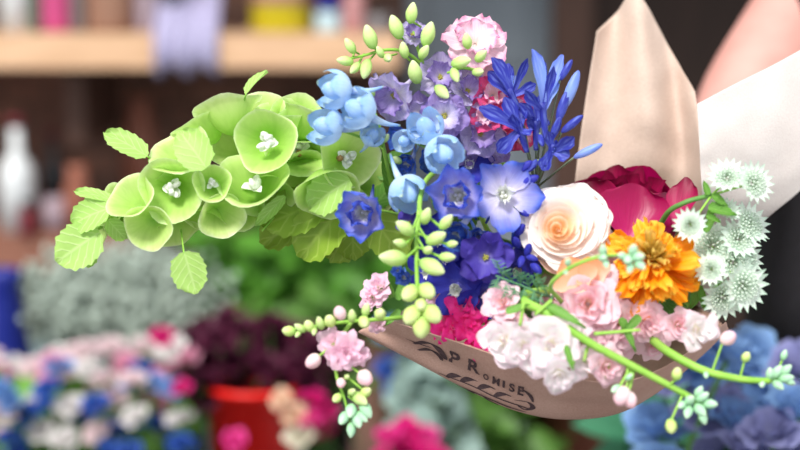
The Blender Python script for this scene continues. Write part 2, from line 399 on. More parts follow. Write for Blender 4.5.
FL['d_deep'] = [floret(i, [M['d_deep']], eye='bee', W=.82, e=.25, bend=.2, cup=.3, ruf=.12, rf=4, prof=WIDE, spur=1.4) for i in (7,8)]
FL['d_pale'] = [floret(i, [M['d_pale']], eye='bee', W=1.0, e=.9, bend=.8, cup=.4, spur=1.5) for i in (9,10)]
FL['lilac'] = [floret(i, [M['l_lilac'], M['l_viol']], n=6, layers=2, ruf=.1, rf=5, e=.35, bend=.1, cup=.3, eye='yellow', spur=1.0) for i in (11,12,13)]
FL['viol'] = [floret(i, [M['l_viol'], M['l_lilac']], n=6, layers=2, ruf=.1, rf=5, e=.25, bend=0, cup=.3, eye='yellow') for i in (14,15)]
FL['pink'] = [floret(i, [M['l_pink']], n=7, layers=2, ruf=.12, rf=6, e=.3, bend=-.2, cup=.3, spur=.9) for i in (16,17)]
FL['hot'] = [floret(i, [M['l_hot'], M['l_pink']], n=6, layers=2, ruf=.1, rf=5, e=.4, bend=.2, cup=.3) for i in (18,19)]
def rosette(seed, mats, n=16, ruf=.09, h=.75, name='floret', rmin=.12):
    r = random.Random(seed); mb = MB()
    for k in range(n):
        q = (k+.5)/n; r1 = rmin+(1-rmin)*q**.85
        revpetal(mb, .05, r1*.8, h*(1.05-.6*q), math.radians(150-60*q), k*2.4+r.uniform(-.3,.3), -.5, .28*q, .22*q, ruf*(.5+q), r.uniform(4,7), .22, .9, .08, .45, 9, 6, mi=0 if q < .5 else len(mats)-1, r=r)
    return (name, mb.mesh(name, mats), [])
FL['stock'] = [rosette(30+i, [M['stock'], M['stock']], 9, .07) for i in range(3)]
FL['blush'] = [rosette(40+i, [M['stock_pp'], M['stock_p']], 13, .08) for i in range(3)]
FL['snap'] = [rosette(50+i, [M['snap']], 10, .12) for i in range(2)]
FL['mag'] = [rosette(60+i, [M['mag']], 7, .12, h=.45) for i in range(3)]
def bud_proto(mat, L=1., R=.55, groove=.06, gn=5, point=.55, name='bud', spur=0):
    mb = MB()
    if spur:
        egg(mb, L*.8, R*.72, 10, 8, 0, None, 0, 5, point); rr = random.Random(len(mat.name))
        for k in range(5): petal(mb, 2.35*L, R*1.75, [(0,.3),(.3,.85),(.6,1),(.85,.75),(1,.3)], 2.3, .42, .05, 3, 6, 9, .2, Mx=PM(k*1.257+rr.uniform(-.2,.2), -.05, .04, -.82*L), r=rr)
    else: egg(mb, L, R, 14, 10, 0, None, groove, gn, point)
    if spur: tube(mb, [(0,0,-.75),(0,.04,-1.4),(0,.16,-2.0),(0,.42,-spur)], .26, .06, 7, 4)
    return (name, mb.mesh(name, [mat]), [])
BUD = {'g': bud_proto(M['bud']), 'y': bud_proto(M['bud_y'], R=.75, point=.8), 'm': bud_proto(M['bud_grey'], R=.6), 'p': bud_proto(M['bud_pink'], R=.8, point=.8),
       'dp': bud_proto(M['d_pale'], R=.76, groove=.11, gn=4, point=.85, spur=2.7), 'dm': bud_proto(M['d_mid'], R=.7, gn=4, point=.8, spur=2.5),
       'dd': bud_proto(M['d_deep'], R=.5, gn=3, point=.8), 'a': bud_proto(M['aga'], R=.3, groove=.1, gn=6, point=.9), 'ap': bud_proto(M['aga_pale'], R=.28, groove=.1, gn=6, point=.9)}
def BD(parent, kind, px, py, d, f, s, roll=0., name=None):
    o = place(BUD[kind], parent, FR(px, py, d, f, s, roll))
    if name: o.name = name
    return o
def FLO(parent, kind, px, py, d, f, s, roll=None):
    s *= {'d_cup':1.5,'d_lav':1.3,'d_mid':1.22,'d_deep':1.18,'d_viol':1.1,'lilac':1.3,'viol':1.25,'pink':1.15,'hot':1.2,'stock':1.2,'blush':1.22,'snap':1.25,'mag':1.2,'d_pale':1.2}[kind]
    v = FL[kind]; return place(v[rnd.randrange(len(v))], parent, FR(px, py, d, f, s, roll))
def pedicel(parent, a, b, r=.0007, mat=None, sag=0):
    a, b = Vector(a), Vector(b); m = (a+b)/2 - AU*sag
    return worldstem(parent, [a, m, b], r, r*.8, mat, 'pedicel', 5, 4)
# ================================================================== BOUQUET
# ---- bells of Ireland
t = thing('bells_of_ireland', 'long drooping stem of lime green cup-shaped bells reaching out to the left', 'flower', at(400,238,1.21))
main = [NECK, at(560,262,1.27), at(440,242,1.215), at(390,228,1.185), at(330,188,1.165), at(270,168,1.15), at(215,180,1.14), at(160,205,1.13), at(110,222,1.125), at(84,238,1.12)]
worldstem(t, main, .0034, .0012)
axis_near = lambda px: 168 + (abs(px-265)*.12)
# px, py, d, facing (right, up, toward camera), radius, flower kind (None, 0 white, 1 brown)
for px, py, d, f, s, fl in [
    (265,141,1.095,(-.12,.05,1),26,0), (349,158,1.105,(.28,-.05,1),25,1), (300,143,1.12,(.25,.25,1),27,1), (252,178,1.10,(-.1,.75,.75),28,2),
    (226,106,1.12,(-.25,.85,-.15),26,None), (283,112,1.125,(.0,.9,.25),27,None), (312,112,1.125,(.45,.85,.1),26,None), (200,118,1.125,(-.5,.8,.1),25,None),
    (171,190,1.095,(-.1,-.25,1),25,0), (212,183,1.09,(.1,.15,1),15,2), (130,196,1.095,(-.35,.5,.8),20,None), (148,228,1.095,(-.1,-.35,.95),20,None),
    (222,216,1.10,(.35,-.35,.85),18,None), (268,197,1.12,(.1,-.65,.7),22,None), (207,222,1.115,(-.2,-.85,.4),17,None), (176,232,1.12,(.3,-.8,.5),17,None),
    (327,194,1.105,(.2,-.7,.62),26,None), (160,168,1.12,(-.5,.7,.3),22,None), (110,205,1.12,(-.6,.2,.6),17,None), (122,226,1.125,(-.3,-.7,.6),15,None),
    (238,142,1.13,(-.4,.5,.7),22,None), (328,132,1.14,(.3,.8,.4),24,None), (185,205,1.135,(0,-.6,.8),20,None), (302,178,1.13,(.1,-.4,.9),22,None),
    (180,150,1.10,(-.3,.6,.7),24,None), (150,205,1.115,(-.2,.1,1),18,None), (240,205,1.125,(0,-.3,1),20,None), (128,215,1.12,(-.4,-.1,.9),17,None), (300,120,1.13,(.2,.6,.8),24,None), (255,112,1.13,(0,.7,.7),24,None), (372,185,1.15,(.5,.2,.8),24,None), (96,228,1.13,(-.7,-.4,.5),14,None), (345,205,1.15,(.1,-.9,.4),24,None)]:
    b = part('bell', BELLS[rnd.randrange(6)], t, FR(px, py, d, f, s*1.2))
    if fl is not None:
        o = bpy.data.objects.new('bell_flower', BELLF[fl]); COL.objects.link(o); o.parent = b
        o.matrix_basis = Matrix.Rotation(rnd.uniform(0, 6), 4, 'Z') @ Matrix.Diagonal((1.1,1.1,1.1,1))
for i, (px, py, d, to, f, m_, w) in enumerate([
    (147,156,1.10,(104,128),(.1,.55,.8),'bell_leaf',.72), (246,94,1.10,(262,66),(-.75,.1,.5),'bell_leaf',.62), (184,252,1.09,(196,294),(-.2,.1,1),'bell_leaf',.95),
    (206,168,1.075,(178,128,1.08),(-.2,.35,.95),'bell_leaf',1.05), (110,208,1.10,(66,222),(-.2,.35,.9),'bell_leaf',.95), (100,232,1.10,(56,262),(-.3,.1,.95),'bell_leaf',1.0),
    (112,200,1.105,(74,187),(.0,.8,.6),'bell_leaf',.6), (108,220,1.108,(126,240),(.1,0,1),'bell_leaf',.9), (92,240,1.105,(88,268),(.2,-.1,1),'bell_leaf',.7), (160,178,1.11,(150,152),(-.3,.2,.9),'bell_leaf',.7),
    (325,200,1.13,(262,226),(.1,.25,1),'olive_leaf',.9), (345,205,1.125,(296,257),(-.1,.3,1),'olive_leaf',.85), (352,215,1.135,(354,262),(.1,.3,1),'olive_leaf',1.1), (372,215,1.14,(404,262),(.1,.4,1),'olive_leaf',1.0),
    (320,205,1.145,(258,243),(0,.3,1),'olive_leaf',.7), (362,215,1.15,(326,262),(0,.2,1),'olive_leaf',1.0), (350,180,1.10,(304,206),(-.1,.4,1),'bell_leaf',1.0), (285,196,1.12,(255,226),(-.2,-.2,1),'bell_leaf',.35),
    (376,175,1.165,(412,150),(.2,.3,1),'mid_leaf',.8), (380,215,1.17,(350,165),(-.2,.2,1),'mid_leaf',.9), (395,235,1.17,(420,268),(0,.3,1),'mid_leaf',1.0), (375,205,1.155,(398,178),(-.2,.2,1),'mid_leaf',.9)]):
    lay_leaf(t, px, py, d, to, f, m_, w, i=i)
pedicel(t, at(147,156,1.10), at(158,166,1.115)); pedicel(t, at(184,253,1.09), at(181,230,1.12)); pedicel(t, at(246,94,1.10), at(240,118,1.13)); pedicel(t, at(262,231,1.12), at(285,205,1.14))

# ---- pale blue delphinium with closed spurred buds
t = thing('delphinium', 'pale powder blue delphinium with closed spurred buds over the green bells', 'flower', at(420,262,1.22))
worldstem(t, [NECK, at(520,285,1.25), at(424,260,1.19), at(398,205,1.14), at(386,160,1.11), at(378,122,1.095), at(366,98,1.09)], .0028, .0010, M['stem'])
for k, px, py, d, f, s, roll, anchor in [
    ('dp',336,90,1.075,(-.85,.05,.35),19,0,(368,98,1.09)), ('dp',358,110,1.07,(-.65,.35,.5),20,0,(376,116,1.095)), ('dp',327,126,1.078,(-.8,.1,.5),19,0,(382,145,1.10)),
    ('dp',372,136,1.09,(.3,.5,.6),12,0,(384,150,1.10)), ('dp',407,192,1.075,(.35,-.6,.6),19,0,(398,205,1.14)), ('dp',426,128,1.085,(-.3,.5,.7),18,0,(402,140,1.10)),
    ('dp',443,154,1.075,(.35,-.3,.8),19,0,(410,140,1.11)), ('dp',404,141,1.09,(-.3,-.1,1),11,0,(395,170,1.12))]:
    BD(t, k, px, py, d, f, s, roll); pedicel(t, at(*anchor), at(px+ (3 if f[0]<0 else -3), py, d+.012), .0011, M['stem'])
FLO(t, 'd_pale', 418,139,1.10,(-.2,.2,1),17); FLO(t, 'd_mid', 411,160,1.11,(-.4,-.4,.8),17); FLO(t, 'd_mid', 403,138,1.115,(-.5,0,.8),16)
for kk,(px,py,d,f,s) in enumerate([(397,160,1.10,(-.6,.3,.6),7),(372,92,1.09,(-.4,.8,.4),5),(386,138,1.095,(.4,.6,.6),6)]): BD(t,'g',px,py,d,f,s,name='green_bud')
lay_leaf(t, 398,205,1.14,(382,150,1.12),(-.3,.1,1),'mid_leaf',.35)

# ---- blue delphinium with open flowers
t = thing('delphinium', 'deep blue delphinium with wide open flowers at the middle of the bouquet', 'flower', at(520,268,1.25))
worldstem(t, [NECK, at(560,275,1.26), at(500,245,1.20), at(476,205,1.17), at(455,160,1.16)], .003, .0014)
for k, px, py, d, f, s in [('d_lav',502,196,1.085,(.12,.12,1),31),('d_cup',459,197,1.078,(-.15,.05,1),29),('d_mid',462,226,1.09,(-.35,-.55,.8),24),('d_viol',485,257,1.075,(.05,-.1,1),26),
    ('d_deep',458,286,1.095,(-.3,-.35,.9),26),('d_deep',487,290,1.092,(.1,-.7,.8),26),('d_mid',520,232,1.105,(.35,-.1,.9),24),('d_deep',528,250,1.10,(.5,-.1,.85),20),('d_deep',440,240,1.115,(-.3,0,1),24),
    ('d_deep',430,272,1.11,(-.4,-.2,.9),20),('d_deep',515,268,1.11,(.2,-.4,.9),20),('d_deep',470,168,1.13,(-.1,.4,.9),20),('d_viol',410,222,1.10,(-.3,.1,1),13),('d_mid',436,165,1.12,(-.3,.2,1),18),('d_mid',478,238,1.11,(0,-.3,1),22),('d_deep',446,258,1.115,(-.2,0,1),22)]:
    FLO(t, k, px, py, d, f, s)
o = FLO(t, 'd_cup', 366,211,1.085,(-.2,-.15,1),26)
pedicel(t, at(366,208,1.10), at(440,222,1.16), .0012)
for px,py,f,s in [(531,180,(.8,.4,.3),9),(524,212,(.5,-.5,.6),8),(520,230,(.4,.6,.6),9),(536,268,(.5,-.6,.6),9),(528,250,(.2,.8,.6),8),(516,242,(-.4,.6,.8),9),(526,166,(.7,.6,.3),8),(532,258,(.8,-.3,.4),7),(521,262,(-.3,-.7,.6),8),(508,246,(-.7,.3,.6),7),(446,214,(-.5,.6,.6),8),(432,246,(-.6,-.3,.7),8)]:
    BD(t,'dd',px,py,1.08,f,s,name='blue_bud')
# ---- green budded spike in front
t = thing('delphinium', 'unopened delphinium spike of plump green buds hanging over the paper rim', 'flower', at(416,200,1.09))
worldstem(t, [NECK, at(560,240,1.25), at(470,170,1.17), at(428,178,1.09), at(418,225,1.06), at(417,280,1.05), at(421,322,1.05)], .0026, .0012)
for px,py,f,s,k in [(393,258,(-.95,.1,.3),15,'g'),(432,267,(.75,-.35,.4),15,'g'),(405,228,(-.7,.5,.4),12,'g'),(436,238,(.8,.4,.4),12,'g'),(446,222,(.6,.7,.3),10,'g'),(410,293,(-.55,-.5,.6),11,'y'),(427,291,(.5,-.4,.7),11,'y'),
    (412,315,(-.5,-.7,.5),12,'y'),(432,314,(.6,-.6,.5),12,'y'),(421,327,(0,-1,.35),12,'y'),(400,243,(-.8,.2,.5),8,'g'),(426,216,(.3,.8,.5),10,'g'),(447,257,(.9,0,.3),9,'g'),(421,305,(0,-.3,1),9,'y'),(452,244,(.7,.1,.5),7,'g'),(428,250,(.4,.2,.8),8,'g')]:
    BD(t,k,px,py,1.045,f,s); pedicel(t, at(px-f[0]*s*.8,py+f[1]*s*.8,1.046), at(418,min(318,py-10-6*f[1]),1.052), .001)
for px,py,s in [(405,276,11),(399,270,9)]: FLO(t,'d_mid',px,py,1.07,(-.2,-.2,1),s)

# ---- lilac larkspur
t = thing('larkspur', 'lilac and white ruffled larkspur with green buds at the tip, topmost of the bouquet', 'flower', at(468,195,1.22))
worldstem(t, [NECK, at(560,255,1.25), at(480,190,1.19), at(446,125,1.15), at(430,82,1.13), at(419,52,1.12), at(410,20,1.12)], .0028, .0009)
worldstem(t, [at(424,66,1.125), at(405,52,1.115), at(385,50,1.11), at(362,56,1.105), at(342,60,1.10)], .0014, .0008, name='side_shoot')
for k,px,py,d,f,s in [('lilac',396,94,1.10,(-.5,-.45,.7),22),('lilac',384,90,1.11,(-.9,-.2,.3),14),('lilac',440,78,1.115,(.1,.2,1),19),('viol',444,116,1.105,(.1,0,1),21),('lilac',466,92,1.115,(.4,.3,.9),18),('lilac',480,134,1.12,(.2,-.1,1),19),
    ('viol',424,112,1.12,(-.4,-.2,.9),17),('lilac',412,36,1.12,(.2,.4,.8),13),('viol',462,146,1.13,(0,0,1),18),('lilac',460,66,1.13,(.3,.4,.8),14),('viol',496,148,1.13,(.4,0,1),14),('lilac',456,128,1.125,(.2,0,1),17)]:
    FLO(t,k,px,py,d,f,s)
for px,py,f,s in [(412,13,(.15,1,.1),11),(396,27,(-.35,.9,.2),13),(428,34,(.3,.95,.1),13),(415,72,(-.2,.9,.5),13),(442,92,(.6,-.6,.6),11),(345,61,(-.9,.1,.3),9),(350,46,(-.5,.8,.2),9),(370,37,(-.3,.9,.2),13),(366,69,(-.2,-.9,.3),11),(388,58,(.2,-.3,.9),8),(380,52,(-.4,.7,.4),7),(355,68,(-.5,-.6,.4),8),(404,50,(-.2,.9,.4),9),(424,52,(.4,.6,.5),9)]:
    BD(t,'g',px,py,1.10,f,s); pedicel(t, at(px-f[0]*s*.7,py+f[1]*s*.7,1.102), at(min(px+9,424) if py<80 else 432, 54 if px<392 and py<80 else py+14,1.115), .0009)
# ---- pink larkspur
t = thing('larkspur', 'pale pink ruffled larkspur seen from behind with green sepals, beside the blue straps', 'flower', at(512,190,1.24))
worldstem(t, [NECK, at(580,250,1.26), at(512,180,1.21), at(490,110,1.17), at(478,60,1.13)], .0026, .001)
for k,px,py,d,f,s in [('pink',475,46,1.12,(.1,.45,.8),29),('pink',482,66,1.125,(.3,-.2,.9),19),('hot',492,96,1.115,(.2,.1,1),19),('hot',508,110,1.12,(.4,0,.9),20),('hot',486,114,1.115,(-.1,-.1,1),17),('pink',470,78,1.13,(-.3,-.3,.9),15),('hot',519,134,1.15,(.4,-.2,.9),16),('hot',463,152,1.15,(0,0,1),14),('hot',500,138,1.15,(.2,-.2,1),16)]:
    FLO(t,k,px,py,d,f,s)
for px,py,f,s in [(467,41,(-.15,.85,.5),9),(481,56,(.5,.5,.6),9),(461,62,(.9,.2,.4),11),(455,75,(.3,-.9,.5),9),(478,72,(.6,0,.7),8)]: BD(t,'g',px,py,1.095,f,s,name='sepal_bud')
worldstem(t,[at(481,72,1.11),at(463,68,1.098),at(447,73,1.10)],.0013,.0008,name='side_shoot')

# ---- agapanthus
t = thing('agapanthus', 'violet blue agapanthus head of narrow trumpet flowers in front of brown paper', 'flower', at(545,215,1.24))
worldstem(t, [NECK, at(600,260,1.26), at(548,210,1.20), at(536,185,1.17)], .0034, .0028, M['stem_grey'])
U0 = (536,188,1.165)
def aga_floret(base, lobes, d=1.10, tube_to=None, pale=False):
    """a trumpet: a short tube from the pedicel end, then one blunt strap for each lobe"""
    mb = MB(); p = at(base[0], base[1], d)
    for k, (x, y, w) in enumerate(lobes):
        q = at(x, y, d-.012+.016*((k*37) % 5)/4); yv = q-p; L = yv.length; yv.normalize()
        zz = (AB+AR*(.5-(k % 3)*.5)).normalized(); xv = yv.cross(zz).normalized(); zz = xv.cross(yv)
        petal(mb, 1.03, S(w, d)/L*1.25, [(0,.42),(.35,.6),(.68,1),(.9,.9),(1,.55)], -.5+.25*(k % 4), .45, .02, 3, 6, 10, .22, Mx=Matrix.Translation(p) @ Matrix((xv,yv,zz)).transposed().to_4x4() @ Matrix.Translation((0,0,.0)) @ Matrix.Rotation(.12-.06*(k % 4),4,'X') @ Matrix.Scale(L,4), mi=1 if (pale and k % 2 == 0) else 0)
    if tube_to:
        e = at(tube_to[0], tube_to[1], d+.004); tube(mb, [e, e.lerp(p,.5), p+(p-e)*.35], S(2.6,d), S(4.2,d), 8, 4)
    part('trumpet', mb.mesh('trumpet', [M['aga'], M['aga_pale']]), t)
    b2 = MB(); m_ = sum((at(x,y,d) for x,y,w in lobes), Vector())/len(lobes)
    for k in range(4): tube(b2, [p, p.lerp(m_,.6)+AR*S(rnd.uniform(-4,4),d)+AU*S(rnd.uniform(-3,3),d)+AB*.003], S(.5,d), S(.6,d), 5, 3)
    part('stamens', b2.mesh('stamens', [M['aga_pale']]), t)
    pedicel(t, at(*U0), at(*(tube_to or base), d+.004), .0010, M['stem_grey'])
aga_floret((512,96), [(495,58,13),(489,72,12),(508,64,11),(526,58,8),(536,84,9)], 1.105, (522,118))
aga_floret((543,112), [(537,50,12),(541,56,9),(562,56,11),(552,66,9),(556,78,10),(526,92,10)], 1.095, (546,140), True)
aga_floret((520,130), [(482,107,13),(505,98,12),(524,108,11),(530,136,11),(498,152,13),(512,116,10)], 1.10, (527,152))
aga_floret((552,150), [(573,139,12),(569,156,13),(543,170,12),(546,132,11),(560,146,12)], 1.09, (546,166))
aga_floret((536,128), [(522,104,11),(540,96,9),(548,120,10),(526,120,11)], 1.11, (536,150))
for px,py,f,s,k in [(571,90,(.35,.9,.1),21,'ap'),(572,124,(.75,.6,.2),14,'a'),(588,151,(.9,.42,.1),16,'ap'),(563,106,(.3,.9,.1),17,'a'),(532,166,(-.5,-.5,.6),12,'a'),(525,176,(-.7,.2,.5),12,'a'),(566,70,(.5,.85,.1),12,'a'),(541,140,(.1,-.6,.8),11,'a'),(556,128,(.3,.8,.3),13,'a')]:
    BD(t,k,px,py,1.095,f,s,name='bud'); pedicel(t, at(*U0), at(px-f[0]*s,py+f[1]*s,1.097), .0009, M['stem_grey'])

# ---- rose
RD = 1.07
t = thing('garden_rose', 'large open peach and cream rose at the centre of the bouquet', 'flower', at(569,232,RD+.04))
worldstem(t, [at(569,232,RD+.035), at(600,250,1.17), NECK], .0035, .003)
RF = frame(at(567,225,RD+.005), dirv((-.10,.16,1)), S(46,RD), .6)
nr = 23
for k in range(nr):
    q = k/(nr-1); mb = MB(); r1 = .10+.78*q**.85
    off = (-.24*(1-q), .04*(1-q))
    revpetal(mb, .05, r1, .46-.02*q**1.5+.03*math.sin(k), math.radians(190-95*q), k*2.399, -.55+.42*(1-q), .20*q**2, .16*q**1.6, .012+.03*q, 2.5+2*q, .22+.12*q, .75, .13, .5, 12, 9)
    for i, v in enumerate(mb.v): mb.v[i] = (v[0]+off[0], v[1]+off[1], v[2])
    part('petal', mb.mesh('petal', [M['rose_in'] if q < .3 else (M['rose_mid'] if q < .62 else M['rose_out'])]), t, RF)
for a, e, s, m_ in [(-1.9,-.1,1.0,'rose_back'),(-1.2,-.15,1.02,'rose_back'),(-2.6,0,.95,'rose_out'),(.3,.15,1.0,'rose_out'),(1.2,.2,1.02,'rose_out'),(2.2,.2,1.0,'rose_out'),(-.4,.05,1.0,'rose_out')]:
    mb = MB(); petal(mb, .95*s, 1.15*s, ROUND, .25, .35, .05, 3, 8, 8, .3, Mx=Matrix.Rotation(-.6,4,'Z') @ PM(a, e, .12, -.5)); part('petal', mb.mesh('petal', [M[m_]]), t, RF, 'apricot underside petal' if m_ == 'rose_back' else None)
for (x0,y0,to) in [(566,258,(582,292)),(584,258,(600,284))]:
    mb = MB(); petal(mb, 1, 1.25, ROUND, .5, .3, .05, 3, 8, 9, .3); p_ = at(x0,y0,1.062); q_ = at(to[0],to[1],1.066); yv = q_-p_; L = yv.length; yv.normalize(); xv = yv.cross(dirv((0,-.2,1))).normalized(); zv = xv.cross(yv)
    part('petal', mb.mesh('petal', [M['rose_back']]), t, Matrix.Translation(p_) @ Matrix((xv,yv,zv)).transposed().to_4x4() @ Matrix.Scale(L,4), 'apricot underside petal')
mb = MB()
for k in range(5): petal(mb, .7, .25, POINT, -.3, .3, 0, 3, 4, 6, 0, Mx=PM(k*1.256, .1, .05, -.6))
part('sepals', mb.mesh('sepals', [M['mid_leaf']]), t, RF)

# ---- peony
PD = 1.155
t = thing('peony', 'dark crimson peony with frilled petals behind the rose and the marigold', 'flower', at(632,235,PD+.02))
worldstem(t, [at(632,232,PD+.01), at(660,260,1.25), NECK], .0035, .003)
PF = frame(at(618,216,PD), dirv((-.12,.66,.74)), S(64,PD), .3)
for k in range(9):
    mb = MB(); a = -PI/2+k*2*PI/9*1.0
    revpetal(mb, .12, .92, .66+.1*math.sin(k*2), math.radians(74), a-.6, -.5, .05, .06, .03, 5, .28, .6, .05, .5, 10, 8); part('petal', mb.mesh('petal', [M['peony_out']]), t, PF)
for k in range(26):
    q = k/25; mb = MB(); revpetal(mb, .05, .2+.68*q, .84-.2*q+rnd.uniform(-.06,.12), math.radians(95-40*q), k*2.399, -.4, .04, .05, .05+.04*q, rnd.uniform(6,9), .2, .7, .08, .5, 12, 7, notch=.06)
    part('petal', mb.mesh('petal', [M['peony']]), t, PF, 'frilled crimson petal')
def rag(name, parent, x, y, d, to, f, mat, w, bend=.2, cup=.3, ruf=.05, prof=ROUND, lab=None):
    mb = MB(); petal(mb, 1, w, prof, bend, cup, ruf, 4, 8, 10, .3)
    a = at(x,y,d); b = at(to[0],to[1],to[2] if len(to)>2 else d); yv = b-a; L = yv.length; yv.normalize(); zz = dirv(f); xv = yv.cross(zz).normalized(); zz = xv.cross(yv)
    return part(name, mb.mesh(name, [M[mat]]), parent, Matrix.Translation(a) @ Matrix((xv,yv,zz)).transposed().to_4x4() @ Matrix.Scale(L,4), lab)
rag('petal', t, 676,226,1.105,(689,180,1.12),(-.5,.2,.9),'peony',.62)
rag('petal', t, 628,240,1.10,(634,186,1.115),(.0,.3,1),'peony_out',1.25,.3,.35)
rag('petal', t, 655,236,1.11,(664,196,1.13),(.4,.3,.9),'peony_out',.9,.3,.3); rag('petal', t, 602,230,1.12,(590,186,1.15),(-.4,.3,.9),'peony',.9,.3,.3)

# ---- marigold (a shaggy zinnia)
ZD = 1.06
t = thing('marigold', 'shaggy bright orange marigold with a golden brown heart', 'flower', at(656,258,ZD+.035))
worldstem(t, [at(656,258,ZD+.03), at(672,275,1.2), NECK], .0035, .003)
ZF = frame(at(653,264,ZD), dirv((0,.42,.9)), S(48,ZD), .2)
ZP = []
for m_ in ('zin','zin_d','zin_y'):
    for i in range(3):
        mb = MB(); petal(mb, 1, .36+.07*i, [(0,.3),(.4,.75),(.75,1),(.92,.95),(1,.7)], -.7+.5*i, .45, .13, 5, 8, 10, .05, serr=.14, sn=3, r=random.Random(i)); ZP.append(mb.mesh('ray_petal', [M[m_]]))
for layer, (n, e, L, r0, z0, mi) in enumerate([(16,-.35,.84,.16,-.28,3),(16,-.12,.84,.16,-.2,3),(15,.1,.76,.15,-.12,0),(14,.32,.66,.14,-.04,0),(12,.6,.54,.12,.02,0),(10,.85,.46,.09,.04,6),(8,1.1,.40,.06,.05,6)]):
    for k in range(n):
        a = 2*PI*(k+.5*(layer % 2))/n+rnd.uniform(-.2,.2)
        part('ray_petal', ZP[mi+rnd.randrange(3)], t, ZF @ Matrix.Translation((0,.10*layer/6*1.6,0)) @ PM(a, e+rnd.uniform(-.28,.28), r0, z0) @ Matrix.Rotation(rnd.uniform(-.6,.6), 4, 'Y') @ Matrix.Scale(L*rnd.uniform(.68,1.2), 4))
mb = MB()
for k in range(26):
    a = k*2.4; q = .028*math.sqrt(k); petal(mb, .3+.1*rnd.random(), .06, STRAP, .3, .3, 0, 3, 2, 5, .1, Mx=Matrix.Translation((0,.16,.06)) @ PM(a, 1.35-q*2, q, 0))
part('flower_heart', mb.mesh('flower_heart', [M['zin_y']]), t, ZF)

# ---- astrantia
mb = MB()
def astr(seed):
    r = random.Random(seed); mb = MB()
    for k in range(17):
        a = 2*PI*k/17+r.uniform(-.06,.06); petal(mb, .9, .36, POINT, .2, .25, .0, 3, 4, 6, 0, Mx=PM(a, .22+r.uniform(-.1,.1), .12, 0), r=r)
    me = mb.mesh('bract_ring', [M['ast']]); b = MB()
    for k in range(52):
        a = k*2.4; q = math.sqrt((k+.5)/52); e = 1.45-q*.9
        d = Vector((math.cos(a)*math.cos(e), math.sin(a)*math.cos(e), math.sin(e))); p = Vector((math.cos(a)*q*.2, math.sin(a)*q*.2, .02))
        tube(b, [p, p+d*.4], .016, .012, 4, 2); egg(b, .055, .045, 5, 4, 0, Matrix.Translation(p+d*.42))
    return ('bract_ring', me, [('pincushion', b.mesh('pincushion', [M['ast_pin']]))])
AS = [astr(i) for i in range(3)]
def astrantia(label, root, heads, leaves=()):
    t = thing('astrantia', label, 'flower', at(*root[0]))
    worldstem(t, [NECK]+[at(*p) for p in root], .0022, .0016, M['stem_dark'])
    hub = at(*root[-1])
    for px,py,d,f,s in heads:
        c = at(px,py,d); z = dirv(f)
        place(AS[rnd.randrange(3)], t, frame(c, z, S(s*1.18,d), rnd.uniform(0,6))); pedicel(t, hub, c-z*.002, .0009, M['stem'])
    for i,(px,py,d,to,f,w) in enumerate(leaves): lay_leaf(t,px,py,d,to,f,'mid_leaf',w,i=i)
astrantia('pale mint astrantia on an arching stem, its heads against the white paper', [(650,262,1.14),(664,218,1.09),(684,203,1.075),(712,195,1.075)],
    [(727,178,1.07,(-.15,.55,.85),19),(752,183,1.065,(.45,.2,.85),20),(690,225,1.06,(-.2,.1,1),16),(727,211,1.075,(.2,.6,.8),13)],
    [(712,195,1.07,(728,206),(.2,.6,.7),.9),(708,208,1.068,(738,214),(0,.5,.8),.55),(708,195,1.072,(704,180),(0,.2,1),.5),(714,206,1.07,(706,222),(0,.2,1),.6),(720,203,1.07,(712,214),(0,.5,.9),.8),(706,216,1.066,(722,222),(-.2,.5,.9),.4)])
astrantia('dense cluster of mint white astrantia heads right of the marigold', [(680,275,1.13),(700,258,1.10),(715,252,1.10)],
    [(712,246,1.085,(-.2,.3,.9),24),(748,225,1.085,(.5,.4,.7),21),(738,240,1.08,(.2,.4,.9),20),(711,269,1.06,(-.3,.2,1),16),(742,285,1.062,(.35,-.15,.95),24),(723,297,1.07,(-.1,-.3,.95),20),(745,258,1.085,(.6,.1,.8),18),(732,262,1.08,(.1,.1,1),19)],
    [(700,285,1.09,(690,310),(0,.3,1),.6),(697,270,1.09,(690,292),(-.3,.2,1),.5),(700,290,1.08,(706,312),(0,.3,1),.4),(705,232,1.08,(716,214),(-.2,.3,1),.5),(722,280,1.065,(712,288),(0,.3,1),.5)])

# ---- white stock
t = thing('stock', 'white stock with blush double blooms along a thick stem crossing the paper', 'flower', at(526,300,1.06))
worldstem(t, [NECK, at(620,300,1.20), at(545,292,1.09), at(524,300,1.05), at(548,314,1.032), at(590,343,1.025), at(640,370,1.025), at(692,398,1.03)], .0042, .0021)
for k,px,py,d,f,s in [('stock',500,341,1.04,(-.35,0,.9),23),('stock',524,349,1.03,(-.1,-.3,1),20),('stock',554,346,1.02,(.1,-.05,1),29),('stock',560,379,1.02,(0,-.5,.8),20),('stock',536,362,1.03,(-.2,-.4,.9),20),('stock',520,336,1.045,(0,.2,1),19),
    ('stock',588,363,1.03,(.1,-.3,1),18),('blush',609,369,1.025,(.2,-.3,.9),19),('blush',501,301,1.045,(-.3,.2,1),18),('blush',508,317,1.05,(-.3,0,1),15),('stock',575,330,1.05,(.2,.3,.9),19),('stock',545,325,1.05,(-.1,.3,1),18),('stock',508,360,1.05,(-.3,-.5,.7),14)]:
    FLO(t,k,px,py,d,f,s)
